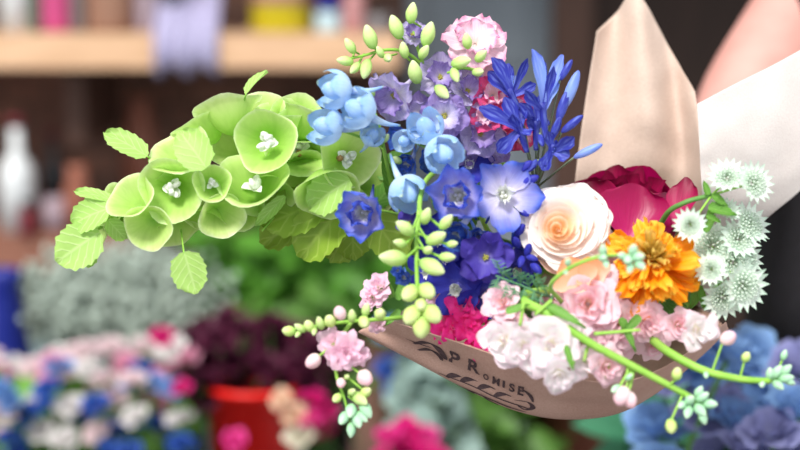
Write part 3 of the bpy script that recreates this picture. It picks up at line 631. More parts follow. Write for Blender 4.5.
for px,py,f,s,k,a in [(629,377,(.6,.6,.4),6,'m',(628,364)),(622,396,(-.4,-.8,.4),11,'p',(632,368)),(630,400,(.2,-.9,.4),9,'p',(634,370)),(616,389,(-.6,-.3,.6),9,'m',(630,368)),(671,426,(0,-.8,.4),8,'y',(682,396)),(677,374,(.1,.9,.3),7,'y',(668,386)),
    (690,400,(.2,.5,.8),10,'m',(686,395)),(702,397,(.7,.5,.4),10,'m',(692,398)),(700,410,(.5,-.6,.5),11,'m',(692,398)),(688,412,(-.3,-.7,.6),10,'m',(690,398)),(710,404,(.8,0,.5),10,'m',(694,399)),(703,418,(.3,-.9,.2),9,'m',(694,400)),(682,405,(-.6,-.3,.7),8,'m',(688,398)),(699,392,(.3,.8,.4),9,'m',(692,398))]:
    s = s*.82 if k == 'm' else s
    BD(t,k,px,py,1.022,f,s); pedicel(t, at(a[0],a[1],1.027), at(px-f[0]*s*.8,py+f[1]*s*.8,1.023), .001)
for px,py,to in [(552,300,(535,315)),(588,344,(584,362)),(575,362,(560,366)),(612,358,(606,378)),(524,302,(520,326)),(594,334,(640,330))]: pedicel(t, at(px,py,1.03), at(to[0],to[1],1.03), .0013)
lay_leaf(t, 566,345,1.015,(574,372,1.012),(-.2,0,1),'mid_leaf',.35); lay_leaf(t,548,306,1.03,(586,328,1.02),(-.2,.6,.7),'mid_leaf',.35); lay_leaf(t,506,312,1.03,(530,304,1.03),(-.2,.4,.9),'mid_leaf',.5)
# ---- blush stock, second thick stem
t = thing('stock', 'blush pink stock under the marigold, its bare tip running to the lower right', 'flower', at(648,345,1.07))
worldstem(t, [NECK, at(665,320,1.20), at(648,330,1.10), at(660,346,1.055), at(700,369,1.035), at(740,379,1.03), at(770,381,1.03)], .0042, .002)
for k,px,py,d,f,s in [('blush',588,303,1.055,(-.1,.1,1),34),('blush',622,330,1.06,(0,-.2,1),24),('blush',650,325,1.06,(.1,-.1,1),22),('blush',600,338,1.06,(-.1,-.3,1),22),('blush',574,292,1.085,(0,.5,.8),20),('blush',640,312,1.075,(.1,.2,1),22),('stock',701,331,1.035,(.25,-.1,1),20),('blush',680,325,1.06,(.1,0,1),17),('blush',618,345,1.07,(0,-.4,.9),22),('blush',655,345,1.08,(.2,-.3,.9),18),('blush',556,300,1.09,(-.2,.2,1),20),('stock',601,236,1.12,(.2,.2,1),16),('blush',606,262,1.10,(0,0,1),16),('blush',560,318,1.08,(-.2,0,1),20)]:
    FLO(t,k,px,py,d,f,s)
for px,py,f,s,k,a in [(728,338,(.7,.5,.4),9,'p',(712,372)),(746,357,(.3,.8,.4),6,'y',(740,378)),(777,372,(.5,.8,.2),10,'m',(768,381)),(786,378,(.95,.1,.2),10,'m',(770,381)),(778,385,(.6,-.5,.5),9,'m',(768,381)),(770,374,(-.1,.9,.4),9,'m',(766,380)),(786,370,(.7,.7,.1),9,'m',(770,380)),(762,383,(-.2,-.5,.7),8,'m',(764,380)),(784,355,(.3,.95,.1),7,'m',(776,374)),(706,375,(-.1,-.5,.8),6,'m',(706,371)),(790,382,(.9,-.3,.1),7,'m',(772,382))]:
    s = s*.82 if k == 'm' else s
    BD(t,k,px,py,1.03,f,s); pedicel(t, at(a[0],a[1],1.032), at(px-f[0]*s*.8,py+f[1]*s*.8,1.031), .0009)
lay_leaf(t, 640,316,1.05,(622,334,1.045),(.2,.2,1),'mid_leaf',.5); lay_leaf(t,620,318,1.05,(636,352,1.045),(.4,.2,.9),'mid_leaf',.4)
# ---- thin green spray across the marigold
t = thing('green_spray', 'thin green stem with a round leafy tip lying across the orange marigold', 'flower', at(550,286,1.035))
worldstem(t, [at(590,330,1.14), at(560,300,1.06), at(551,285,1.025), at(570,268,1.01), at(598,257,1.0), at(622,255,1.0), at(634,257,1.0)], .0018, .0009)
for px,py,f,s in [(628,260,(-.2,-.2,1),9),(638,257,(.5,.1,.8),9),(633,250,(.1,.7,.7),8),(640,265,(.5,-.5,.7),8),(630,268,(-.2,-.8,.6),7),(622,256,(-.6,.2,.7),7),(603,250,(-.1,.8,.5),7),(603,258,(.3,.1,.9),7),(606,264,(.1,-.7,.6),6),(568,262,(0,.6,.8),6),(566,273,(.2,-.3,.9),4)]: BD(t,'m',px,py,1.0-.003,f,s,name='round_leaf')

# ---- pale pink snapdragon, left
t = thing('snapdragon', 'pale pink snapdragon spray hanging off the left tip of the paper', 'flower', at(400,318,1.10))
worldstem(t, [NECK, at(560,300,1.22), at(440,312,1.12), at(395,318,1.08), at(345,322,1.065), at(310,327,1.06), at(286,330,1.06)], .0022, .0008)
worldstem(t, [at(352,321,1.067), at(338,345,1.055), at(336,372,1.055), at(344,398,1.055), at(351,424,1.055)], .0016, .0009, name='side_shoot')
for k,px,py,d,f,s in [('snap',333,343,1.05,(-.3,.2,1),16),('snap',347,352,1.045,(.1,-.1,1),17),('snap',339,360,1.05,(-.1,-.4,.9),13),('snap',361,357,1.05,(.5,-.2,.8),11),('snap',377,284,1.085,(-.2,.5,.8),14),('snap',370,297,1.085,(-.3,.1,.9),12),('snap',376,326,1.075,(-.3,-.4,.9),9),('snap',441,300,1.11,(0,.2,1),16)]:
    FLO(t,k,px,py,d,f,s)
for px,py,f,s,k in [(313,361,(-.7,-.6,.3),9,'p'),(365,378,(.4,-.5,.7),10,'p'),(341,383,(0,-.6,.8),6,'p'),(289,331,(-1,.1,.1),7,'y'),(300,328,(-.7,.5,.3),7,'g'),(309,326,(-.3,.7,.5),7,'y'),(320,323,(-.2,.8,.5),8,'g'),(330,321,(-.1,.6,.7),8,'y'),(340,313,(-.3,.8,.4),8,'p'),(352,316,(0,.8,.5),8,'g'),(364,322,(.2,-.5,.8),8,'y'),(366,310,(.2,.8,.4),8,'g'),(380,314,(.2,.4,.8),8,'y'),(314,331,(0,-.6,.7),6,'g'),(298,334,(-.4,-.5,.6),5,'g'),
    (337,398,(-.5,-.5,.5),6,'y'),(352,392,(.4,.3,.8),7,'g'),(360,399,(.6,-.4,.6),11,'g'),(366,410,(.5,-.8,.3),10,'m'),(351,411,(-.1,-.5,.8),10,'m'),(344,418,(-.4,-.6,.6),9,'m'),(357,420,(.3,-.7,.6),10,'m'),(351,430,(0,-1,.2),8,'m'),(362,417,(.6,-.5,.4),8,'m'),(366,392,(.5,.4,.5),7,'y'),(347,377,(.3,.2,.9),5,'g')]:
    BD(t,k,px,py,1.05,f,s)
    if (px,py) in ((313,361),(365,378),(366,410),(366,392)): pedicel(t, at(340 if px<340 else 348, py-22 if px<340 else py-14,1.055), at(px,py,1.052), .0009)
for px,py,to in [(392,298,(380,272)),(398,300,(404,276)),(400,310,(385,326))]: lay_leaf(t,px,py,1.095,to,(-.2,.3,1),'mid_leaf',.5)
# ---- magenta sweet william
t = thing('sweet_william', 'hot magenta flower cluster tucked behind the paper rim', 'flower', at(470,330,1.13))
worldstem(t, [NECK, at(560,320,1.2), at(470,322,1.125)], .0026, .002)
for px,py,d,s in [(462,306,1.085,17),(470,324,1.085,17),(485,335,1.085,16),(455,326,1.09,13),(492,318,1.095,15),(443,316,1.10,13),(478,345,1.09,14),(497,342,1.09,14),(448,335,1.095,13),(480,308,1.10,15)]: FLO(t,'mag',px,py,d,(rnd.uniform(-.3,.3),rnd.uniform(-.1,.4),1),s)
# ---- feathery greenery
t = thing('fern_frond', 'feathery grey green frond below the blue flowers and left of the rose', 'foliage', at(545,300,1.08))
worldstem(t, [NECK, at(580,300,1.2), at(548,296,1.07), at(520,285,1.05), at(496,276,1.045)], .0014, .0006, M['frond'])
mb = MB()
for k in range(13):
    x = 552-k*4.4; y = 297-k*1.7; sgn = 1 if k % 2 else -1
    a = at(x,y,1.052); b = at(x-6+rnd.uniform(-4,4), y-sgn*rnd.uniform(10,19), 1.045)
    tube(mb, [a,b], .0006, .0003, 5, 4)
    for q in (.3,.5,.7,.9):
        for sg in (-1,1):
            c = a.lerp(b,q); tube(mb, [c, c+AR*S(sg*rnd.uniform(3,7),1.05)+AU*S(sgn*rnd.uniform(1,5),1.05)+AB*.002], .0006, .0003, 4, 2)
part('frond', mb.mesh('frond', [M['frond']]), t)
# ---- filler leaves deep inside the wrap
for lab, pts in [('broad dark green leaves deep between the blue flowers and the rose', [(560,260,1.19,(520,215)),(540,280,1.2,(490,250)),(575,250,1.21,(545,190)),(560,260,1.2,(575,205))]),
                 ('dark green leaves deep under the marigold', [(660,300,1.17,(640,340,1.13)),(660,300,1.18,(690,330,1.15)),(660,290,1.18,(610,300,1.14)),(670,280,1.18,(702,250,1.15))]),
                 ('dark green leaves deep behind the pale blue buds', [(470,230,1.19,(430,180)),(480,220,1.19,(455,165)),(470,240,1.2,(405,230)),(500,210,1.2,(498,160))]),
                 ('dark leaves deep behind the magenta cluster', [(540,310,1.18,(480,310,1.14)),(540,320,1.17,(520,345,1.13)),(520,290,1.18,(450,285,1.14)),(560,310,1.17,(560,345,1.12))])]:
    t = thing('leaf_stalk', lab, 'foliage', at(pts[0][0],pts[0][1],pts[0][2]))
    worldstem(t, [NECK, at(pts[0][0],pts[0][1],pts[0][2])], .002, .0016, M['stem_dark'])
    for i,(px,py,d,to) in enumerate(pts): lay_leaf(t,px,py,d,to,(rnd.uniform(-.3,.3),.3,1),'dark_leaf',.8,i=i)

# ---- the paper wrap
wrap = thing('paper_wrap', 'brown and white paper cone wrapped around the bouquet, stamped on its lip', 'wrapping paper', at(690,310,1.38))
def cat(P, i, t):
    n = len(P); a = P[max(i-1,0)]; b = P[i]; c = P[min(i+1,n-1)]; d = P[min(i+2,n-1)]
    return .5*((2*b)+(c-a)*t+(2*a-5*b+4*c-d)*t*t+(3*b-a-3*c+d)*t**3)
def csample(P, u):
    x = u*(len(P)-1); i = min(int(x), len(P)-2); return cat(P, i, x-i)
def sheet(ctrl, nu, nv, wr=0., seed=0):
    """ctrl[row][col] of points -> dense smooth grid with faint creases"""
    r = random.Random(seed); P = []; U = []
    from mathutils import noise
    for j in range(nv+1):
        v = j/nv; row = []; ur = []
        for i in range(nu+1):
            u = i/nu
            p = csample([csample(R, u) for R in ctrl], v)
            n = noise.noise(p*55+Vector((seed,0,0)))*wr
            row.append(p+AB*n); ur.append((u, v))
        P.append(row); U.append(ur)
    return P, U
A = lambda l: [at(*p) for p in l]
rim  = A([(376,316,1.125),(420,330,1.10),(470,346,1.08),(520,363,1.065),(570,377,1.06),(620,382,1.065),(662,368,1.085),(700,343,1.12),(726,322,1.15)])
mid_ = A([(371,324,1.14),(416,345,1.125),(468,369,1.11),(518,390,1.095),(572,401,1.09),(622,400,1.095),(664,380,1.11),(702,350,1.14),(727,326,1.165)])
bel  = A([(373,333,1.165),(420,358,1.16),(470,385,1.155),(520,408,1.145),(570,417,1.14),(622,410,1.145),(664,386,1.155),(703,353,1.18),(727,328,1.20)])
NK = (692,300,1.42)
def tone(row, k, w):
    c = at(*NK); return [p.lerp(c + (p-c).normalized()*w, k) for p in row]
front = [rim, mid_, bel, tone(bel,.5,.02), tone(bel,1,.02)]
P, U = sheet(front, 64, 48, .0012, 3)
def solid(o, th):
    md = o.modifiers.new('thickness', 'SOLIDIFY'); md.thickness = th; md.offset = 0; return o
mb = MB(); mb.grid(P, U); solid(part('front_lip', mb.mesh('front_lip', [M['kraft']]), wrap, None, 'brown kraft lip in front'), .0004)
back = [A([(600,310,1.34),(630,312,1.36),(665,312,1.37),(690,310,1.37),(704,308,1.36)]),
        A([(576,215,1.24),(612,215,1.25),(650,215,1.255),(685,215,1.245),(703,212,1.205)]),
        A([(580,140,1.23),(612,135,1.237),(650,125,1.222),(682,140,1.235),(701,150,1.20)]),
        A([(597,31,1.25),(616,13,1.268),(637,-7,1.25),(668,45,1.255),(695,92,1.225)])]
P, U = sheet(back, 40, 44, .0022, 8); mb = MB(); mb.grid(P, U); solid(part('back_flap', mb.mesh('back_flap', [M['kraft_in']]), wrap, None, 'pale brown pointed flap standing behind'), .0004)
wf = [A([(698,312,1.36),(712,312,1.36),(730,310,1.35),(742,300,1.33)]),
      A([(702,215,1.19),(712,225,1.20),(735,235,1.21),(752,235,1.215)]),
      A([(700,160,1.165),(730,158,1.17),(765,165,1.18),(790,195,1.19)]),
      A([(697,104,1.165),(735,84,1.17),(775,64,1.175),(822,38,1.18)])]
wf[2][3] = at(818,165,1.19); wf[2][2] = at(770,160,1.18)
P, U = sheet(wf, 40, 40, .0012, 12); mb = MB(); mb.grid(P, U); solid(part('white_flap', mb.mesh('white_flap', [M['white_paper']]), wrap, None, 'white paper flap at the right'), .0004)
left = [A([(373,333,1.165),(420,300,1.22),(500,262,1.28),(560,230,1.29),(600,225,1.27)]), A([(560,320,1.35),(580,310,1.36),(610,300,1.38),(640,300,1.38),(660,300,1.37)])]
left.insert(1, [a.lerp(b,.5) for a,b in zip(*left)])
P, U = sheet(left, 30, 16, .0015, 5); mb = MB(); mb.grid(P, U); solid(part('inner_side', mb.mesh('inner_side', [M['kraft_in']]), wrap), .0004)
# the printed stamp: a curved word over a leaf ornament, lying on the lip
def on_lip(u, v, off=.0006):
    p = csample([csample(R, u) for R in front], v*.5); from mathutils import noise
    p = p+AB*noise.noise(p*55+Vector((3,0,0)))*.0012
    e = .004
    pu = csample([csample(R, u+e) for R in front], v*.5); pv = csample([csample(R, u) for R in front], (v+e)*.5)
    p0 = csample([csample(R, u) for R in front], v*.5); n = (pu-p0).cross(pv-p0).normalized()
    if n.dot(CAM-p0) < 0: n = -n
    return p+n*off
def text_mesh(s):
    cu = bpy.data.curves.new('word', 'FONT'); cu.body = s; cu.size = 1; cu.resolution_u = 3; cu.offset = .03
    o = bpy.data.objects.new('word', cu); COL.objects.link(o); dg = bpy.context.evaluated_depsgraph_get(); dg.update()
    me = bpy.data.meshes.new_from_object(o.evaluated_get(dg)); bpy.data.objects.remove(o); return me
stamp = None
word = 'PROMISE'
us = [(.205,.026,.26,.50),(.250,.030,.27,.50),(.289,.014,.42,.54),(.313,.018,.40,.55),(.338,.006,.40,.54),(.354,.014,.40,.56),(.376,.014,.40,.57)]
def glyph(mesh_pts, faces, fn, name):
    mb = MB(); mb.v = [tuple(fn(x, y)) for x, y in mesh_pts]; mb.f = [tuple(f) for f in faces]; mb.uv = [[(0,0)]*len(f) for f in faces]; mb.mi = [0]*len(faces)
    return mb.mesh(name, [M['ink']], False)
allv = MB()
def add(pts, faces, fn):
    o = len(allv.v); allv.v += [tuple(fn(x, y)) for x, y in pts]; allv.f += [tuple(i+o for i in f) for f in faces]; allv.uv += [[(0,0)]*len(f) for f in faces]; allv.mi += [0]*len(faces)
for ch, (u0, wu, v0, v1) in zip(word, us):
    me = text_mesh(ch); pts = [(v.co.x, v.co.y) for v in me.vertices]; fs = [tuple(p.vertices) for p in me.polygons]
    x0, x1 = min(p[0] for p in pts), max(p[0] for p in pts); y0, y1 = min(p[1] for p in pts), max(p[1] for p in pts)
    add(pts, fs, lambda x, y: on_lip(u0+(x-x0)/(x1-x0)*wu, v1-(y-y0)/(y1-y0)*(v1-v0)))
def ribbon(pts, w):
    q = spline([Vector((a,b,0)) for a,b in pts], 8); V = []; F = []
    for i, c in enumerate(q):
        tg = (q[min(i+1,len(q)-1)]-q[max(i-1,0)]).normalized(); nrm = Vector((-tg.y, tg.x, 0)); ww = w*(.35+.65*math.sin(PI*i/(len(q)-1)))
        V += [(c+nrm*ww)[:2], (c-nrm*ww)[:2]]
        if i: F.append((2*i-2, 2*i-1, 2*i+1, 2*i))
    add(V, F, lambda x, y: on_lip(x, y))
ribbon([(.12,.46),(.145,.30),(.17,.28),(.19,.40),(.198,.50)], 0.0114); ribbon([(.135,.58),(.16,.42),(.18,.46),(.19,.56)], 0.0095)
ribbon([(.10,.42),(.13,.40),(.16,.36)], 0.0076); ribbon([(.385,.44),(.40,.50),(.415,.62)], 0.0061)
ribbon([(.20,.78),(.27,.72),(.33,.72),(.39,.72),(.42,.74)], 0.0084); ribbon([(.24,.86),(.31,.80),(.37,.80),(.41,.80)], 0.0099); ribbon([(.375,.66),(.405,.64),(.42,.70),(.405,.76),(.385,.72)], 0.0061)
for a, b_, c_ in [((.25,.74),(.262,.64),(.28,.62)),((.29,.72),(.305,.62),(.325,.62)),((.33,.72),(.345,.63),(.365,.63)),((.27,.84),(.285,.90),(.30,.91)),((.31,.81),(.33,.88),(.345,.89)),((.22,.78),(.232,.68),(.245,.66))]: ribbon([a,b_,c_], 0.0099)
stamp = part('printed_stamp', allv.mesh('printed_stamp', [M['ink']], False), wrap, None, 'dark ink stamp with a curved word and a leaf sprig')
mb = MB(); c = at(*NK); ax = (at(500,260,1.12)-c).normalized()
for k in range(3):
    fr_ = frame(c+ax*(.004*k-.006), ax, 1); tube(mb, [fr_ @ Vector((.0215*math.cos(a*PI/8), .0215*math.sin(a*PI/8), 0)) for a in range(17)], .0013, .0013, 6, 2)
part('twine_binding', mb.mesh('twine_binding', [M['twine']]), wrap)
# ================================================================== PERSON holding the bouquet
def skin(name, nodes, edges, mat, parent, levels=2, root='pelvis'):
    ks = list(nodes); me = bpy.data.meshes.new(name)
    me.from_pydata([tuple(nodes[k][0]) for k in ks], [(ks.index(a), ks.index(b)) for a, b in edges], [])
    o = part(name, me, parent); o.modifiers.new('skin', 'SKIN')
    if not me.skin_vertices: 
        bm = bmesh.new(); bm.from_mesh(me); bm.verts.layers.skin.verify(); bm.to_mesh(me); bm.free()
    sv = me.skin_vertices[0].data
    for i, k in enumerate(ks):
        r = nodes[k][1]; sv[i].radius = r if isinstance(r, tuple) else (r, r); sv[i].use_root = (k == root)
    o.modifiers['skin'].use_smooth_shade = True
    s = o.modifiers.new('sub', 'SUBSURF'); s.levels = levels; s.render_levels = levels
    # bake to a plain mesh
    dg = bpy.context.evaluated_depsgraph_get(); dg.update()
    m2 = bpy.data.meshes.new_from_object(o.evaluated_get(dg)); m2.materials.clear(); m2.materials.append(mat)
    o.modifiers.clear(); o.data = m2
    for p in m2.polygons: p.use_smooth = True
    return o
M['skin'] = noise_mat('skin', (190,138,128), (202,152,142), 25, .5, .0, .1, .001, .3)
M['black_cloth'] = noise_mat('black_cloth', (22,20,22), (34,32,36), 120, .9)
M['denim'] = noise_mat('denim', (48,72,124), (66,94,152), 160, .85)
M['hair'] = noise_mat('brown_hair', (56,36,24), (96,64,40), 60, .5, stretch=(6,6,1))
M['shoe'] = noise_mat('shoe_leather', (30,26,24), (44,38,34), 60, .5)
M['eye'] = noise_mat('eye_white', (236,234,230), (246,244,240), 10, .2)
M['iris'] = noise_mat('iris', (60,40,26), (80,54,34), 40, .2)
M['lip'] = noise_mat('lips', (186,96,92), (200,110,104), 40, .4)
C0 = Vector((.522, 1.60, 0)); f_ = Vector((-.9,-.43,0)).normalized(); r_ = Vector((-.43,.9,0)).normalized(); Z = Vector((0,0,1))
def B(fw, rt, z): return C0+f_*fw+r_*rt+Z*z
RS = at(868,-78,1.66); EL = at(737,104,1.53); WR = at(708,258,1.44)
person = thing('person', 'person in black top and dark jeans holding out the bouquet with one bare arm', 'person', B(0,0,0))
ax = (at(500,260,1.12)-NECK).normalized(); up = (WR-NECK); up = (up-ax*up.dot(ax)).normalized(); sd = ax.cross(up)
palm = NECK+up*.040-ax*.0
nd = {'pelvis':(B(0,0,.93),(.125,.11)),'belly':(B(.01,0,1.08),(.11,.095)),'chest':(B(.02,0,1.26),(.12,.10)),'upper':(B(.0,0,1.38),(.09,.07)),'neckb':(B(0,0,1.45),.055),'neck':(B(.015,0,1.50),.05),
      'jaw':(B(.04,0,1.56),(.06,.065)),'head':(B(.035,0,1.62),(.078,.088)),'crown':(B(.02,0,1.69),(.06,.065)),
      'rs':(RS+AR*.006,.064),'re0':(RS.lerp(EL,.5)+AR*.006,.061),'re':(EL,.046),'rf':(EL.lerp(WR,.35),.043),'rw':(WR,(.027,.022)),'rp':(WR.lerp(palm,.6),(.03,.018)),'rp2':(palm,(.036,.016)),
      'ls':(B(.0,-.17,1.385),.056),'le':(B(-.03,-.24,1.11),.042),'lf':(B(.0,-.245,1.02),.04),'lw':(B(.06,-.23,.87),.026),'lp':(B(.08,-.225,.81),(.02,.034)),
      'rh':(B(0,.09,.86),.085),'rk':(B(.02,.09,.48),.055),'rc':(B(0,.09,.34),.056),'ra':(B(-.02,.09,.09),.036),'rt':(B(.13,.10,.035),(.04,.025)),
      'lh':(B(0,-.09,.86),.085),'lk':(B(.02,-.09,.48),.055),'lc':(B(0,-.09,.34),.056),'la':(B(-.02,-.09,.09),.036),'lt':(B(.13,-.10,.035),(.04,.025))}
ed = [('pelvis','belly'),('belly','chest'),('chest','upper'),('upper','neckb'),('neckb','neck'),('neck','jaw'),('jaw','head'),('head','crown'),('upper','rs'),('rs','re0'),('re0','re'),('re','rf'),('rf','rw'),('rw','rp'),('rp','rp2'),
      ('upper','ls'),('ls','le'),('le','lf'),('lf','lw'),('lw','lp'),('pelvis','rh'),('rh','rk'),('rk','rc'),('rc','ra'),('ra','rt'),('pelvis','lh'),('lh','lk'),('lk','lc'),('lc','la'),('la','lt')]
def rb(ang, al, R): return NECK+ax*al+(up*math.cos(ang)+sd*math.sin(ang))*R
for i, al in enumerate((.030,.010,-.010,-.028)):          # four fingers close around the stems
    k = (1.,1.08,1.02,.85)[i]; prev = 'rp2'
    for j, (a, R, rr) in enumerate([(.55,.038,.0105),(1.35*k,.034,.0095),(2.2*k,.031,.0085),(2.9*k,.029,.0075)]):
        n = 'f%d%d' % (i, j); nd[n] = (rb(a, al, R), rr); ed.append((prev, n)); prev = n
for j, (a, al, R, rr) in enumerate([(-.6,.012,.036,.0125),(-1.3,.030,.034,.011),(-1.9,.040,.031,.009)]):
    n = 'th%d' % j; nd[n] = (rb(a, al, R), rr); ed.append(('rp' if j == 0 else 'th%d' % (j-1), n))
for i, off in enumerate((.03,.01,-.01,-.028)):
    p = B(.08+off, -.225, .75); nd['lfa%d' % i] = (p, .0095); nd['lfb%d' % i] = (p+Z*-.045+f_*.006-r_*-.01, .0085); ed += [('lp','lfa%d' % i),('lfa%d' % i,'lfb%d' % i)]
nd['lth'] = (B(.125,-.21,.79), .011); nd['lth2'] = (B(.135,-.205,.75), .009); ed += [('lp','lth'),('lth','lth2')]
body = skin('body', nd, ed, M['skin'], person)
cl = lambda k, g: (nd[k][0], tuple(x+g for x in nd[k][1]) if isinstance(nd[k][1], tuple) else nd[k][1]+g)
mb = MB(); Pt = []; Ut = []
tp = [(.96,.150,.185,0),(1.02,.142,.176,0),(1.10,.132,.160,.005),(1.18,.130,.156,.008),(1.26,.137,.164,.012),(1.32,.134,.170,.012),(1.37,.112,.168,.006),(1.41,.085,.150,0),(1.435,.072,.120,0)]
for j_, (z_, fw, rt, o_) in enumerate(tp):
    Pt.append([B(o_+fw*math.cos(2*PI*i/36)*(1+.03*math.sin(9*2*PI*i/36)*(j_ < 3)), rt*math.sin(2*PI*i/36), z_) for i in range(36)]); Ut.append([(i/36, j_/8) for i in range(36)])
mb.grid(Pt, Ut, True); o = part('black_top', mb.mesh('black_top', [M['black_cloth']]), person); md = o.modifiers.new('thickness','SOLIDIFY'); md.thickness = .003
je0 = [('waist','pelvis')]
jn = {'waist':(B(0,0,1.06),(.125,.115)),'pelvis':(B(0,0,.90),(.14,.13))}; je = []
for s, q in ((1,'r'),(-1,'l')):
    jn[q+'h'] = (B(0,.09*s,.80),.098); jn[q+'k'] = (B(.02,.09*s,.48),.072); jn[q+'a'] = (B(-.01,.09*s,.13),.062)
    je += [('pelvis',q+'h'),(q+'h',q+'k'),(q+'k',q+'a')]
skin('jeans', jn, je+je0, M['denim'], person)
for s in (1,-1):
    skin('shoe', {'pelvis':(B(-.03,.09*s,.05),(.048,.045)),'m':(B(.06,.095*s,.042),(.048,.038)),'t':(B(.15,.10*s,.035),(.042,.03))}, [('pelvis','m'),('m','t')], M['shoe'], person)
hn = {'t':(B(.035,0,1.735),(.05,.07)),'pelvis':(B(-.01,0,1.70),(.09,.098)),'b':(B(-.05,0,1.62),(.075,.09)),'c':(B(-.065,0,1.53),(.06,.08)),'d':(B(-.06,0,1.44),(.04,.06))}
skin('hair', hn, [('t','pelvis'),('pelvis','b'),('b','c'),('c','d')], M['hair'], person)
def ball(name, p, r, mat, parent, sx=1, sz=1):
    mb = MB(); egg(mb, r*sz, r, 12, 8, 0); return part(name, mb.mesh(name, [mat]), parent, Matrix.Translation(p) @ Matrix.Diagonal((sx,sx,1,1)))
for s in (1,-1):
    e = ball('eye', B(.094,.032*s,1.62), .012, M['eye'], person); ball('iris', B(.1015,.032*s,1.62), .006, M['iris'], e)
    mb = MB(); tube(mb, [B(.104,.014*s,1.640),B(.103,.032*s,1.645),B(.092,.05*s,1.638)], .0035, .002, 6, 4); part('eyebrow', mb.mesh('eyebrow', [M['hair']]), person)
    ball('ear', B(.02,.082*s,1.61), .014, M['skin'], person, 1, 2)
mb = MB(); tube(mb, [B(.100,0,1.628),B(.113,0,1.60),B(.119,0,1.585),B(.102,0,1.578)], .007, .011, 8, 5); part('nose', mb.mesh('nose', [M['skin']]), person)
mb = MB(); tube(mb, [B(.095,.026,1.548),B(.112,.01,1.551),B(.114,0,1.549),B(.112,-.01,1.551),B(.095,-.026,1.548)], .006, .004, 8, 5); part('lips', mb.mesh('lips', [M['lip']]), person)

# ================================================================== SETTING
WY = at(0,0,3.75).y
def brick_mat():
    m, nt, out = newmat('dark_brick')
    ob = N(nt, 'ShaderNodeTexCoord'); mp = N(nt, 'ShaderNodeMapping'); mp.inputs['Rotation'].default_value = (PI/2,0,0); nt.links.new(ob.outputs['Object'], mp.inputs[0])
    b = N(nt, 'ShaderNodeTexBrick'); b.inputs['Scale'].default_value = 4.5; b.inputs['Color1'].default_value = lin((150,110,94)); b.inputs['Color2'].default_value = lin((116,86,76)); b.inputs['Mortar'].default_value = lin((96,82,74))
    nt.links.new(mp.outputs[0], b.inputs[0]); finish(nt, out, b.outputs[0], .9); return m
M['brick'] = brick_mat()
M['shelf_wood'] = noise_mat('shelf_wood', (196,156,122), (222,184,150), 14, .6, stretch=(.6,6,6))
M['red_wood'] = noise_mat('reddish_wood', (122,80,66), (150,102,84), 14, .6, stretch=(.6,6,6))
M['brown_wood'] = noise_mat('brown_post_wood', (74,52,44), (92,66,56), 14, .6, stretch=(6,6,.6))
M['dark_wood'] = noise_mat('dark_boards', (40,28,24), (56,40,34), 10, .7, stretch=(8,8,.6))
M['grey_paint'] = noise_mat('grey_door_paint', (118,126,134), (132,140,148), 4, .6, 0, .1)
M['bench_wood'] = noise_mat('bench_wood', (60,46,38), (84,66,54), 12, .7, stretch=(.6,6,6))
M['floor'] = noise_mat('stone_floor', (70,66,62), (92,86,80), 6, .8)
M['plaster'] = noise_mat('ceiling_boards', (90,80,72), (104,94,86), 5, .8)
def bx(name, a, b, mat, parent=None, kind=True):
    mb = MB(); box(mb, min(a[0],b[0]), max(a[0],b[0]), min(a[1],b[1]), max(a[1],b[1]), min(a[2],b[2]), max(a[2],b[2]))
    return struct(name, mb, [mat], parent)
def X(px, d): return (px-400)/1600*d
def Zp(py, d): return at(400, py, d).z
bx('floor', (-3,-1.2,-.05), (3,WY,0), M['floor'])
bx('wall_back', (-3,WY,0), (3,WY+.12,2.7), M['brick'])
bx('wall_left', (-3.1,2.2,0), (-3,WY,2.7), M['brick'])
bx('ceiling', (-3,2.35,2.7), (3,WY+.12,2.78), M['plaster'])
gx0, gx1 = X(406,3.7), X(552,3.7)
d1 = bx('door_1', (gx0,WY-.04,0), (gx1,WY,2.1), M['grey_paint'])
bx('door_panel', (gx0+.06,WY-.05,1.15), (gx1-.06,WY-.041,1.95), M['grey_paint'], d1); bx('door_panel', (gx0+.06,WY-.05,.15), (gx1-.06,WY-.041,1.05), M['grey_paint'], d1)
hb = MB(); egg(hb, .03, .03, 12, 8); part('door_handle', hb.mesh('door_handle', [M['brown_wood']]), d1, Matrix.Translation((gx0+.04, WY-.075, 1.02)))
bx('trim_1', (gx1,WY-.09,0), (X(592,3.7),WY,2.3), M['brown_wood']); bx('trim_2', (gx0-.06,WY-.05,0), (gx0,WY,2.3), M['brown_wood'])
bx('wall_right', (X(592,3.7),WY-.04,0), (2.6,WY,2.69), M['dark_wood'])

SD = 3.2; sy = at(0,0,SD).y
shelf = bx('wall_shelf', (X(-260,SD),sy,Zp(69,SD)), (X(398,SD),WY-.02,Zp(33,SD)), M['shelf_wood']); shelf['kind'] = 'thing'
tag(shelf, 'thick pale wooden shelf along the top left with jars on it', 'shelf')
for x in (-220, 60, 380): bx('bracket', (X(x,SD)-.02,sy+.12,Zp(69,SD)-.16), (X(x,SD)+.02,WY-.02,Zp(69,SD)-.001), M['brown_wood'], shelf)
shelf2 = bx('wall_shelf', (X(-260,SD),sy+.02,Zp(278,SD)), (X(120,SD),WY-.02,Zp(240,SD)), M['red_wood']); shelf2['kind'] = 'thing'
tag(shelf2, 'reddish brown lower wooden shelf at the left edge', 'shelf')
for x in (-220, 80): bx('shelf_support', (X(x,SD)-.03,sy+.06,.0), (X(x,SD)+.03,WY-.02,Zp(278,SD)-.001), M['brown_wood'], shelf2)

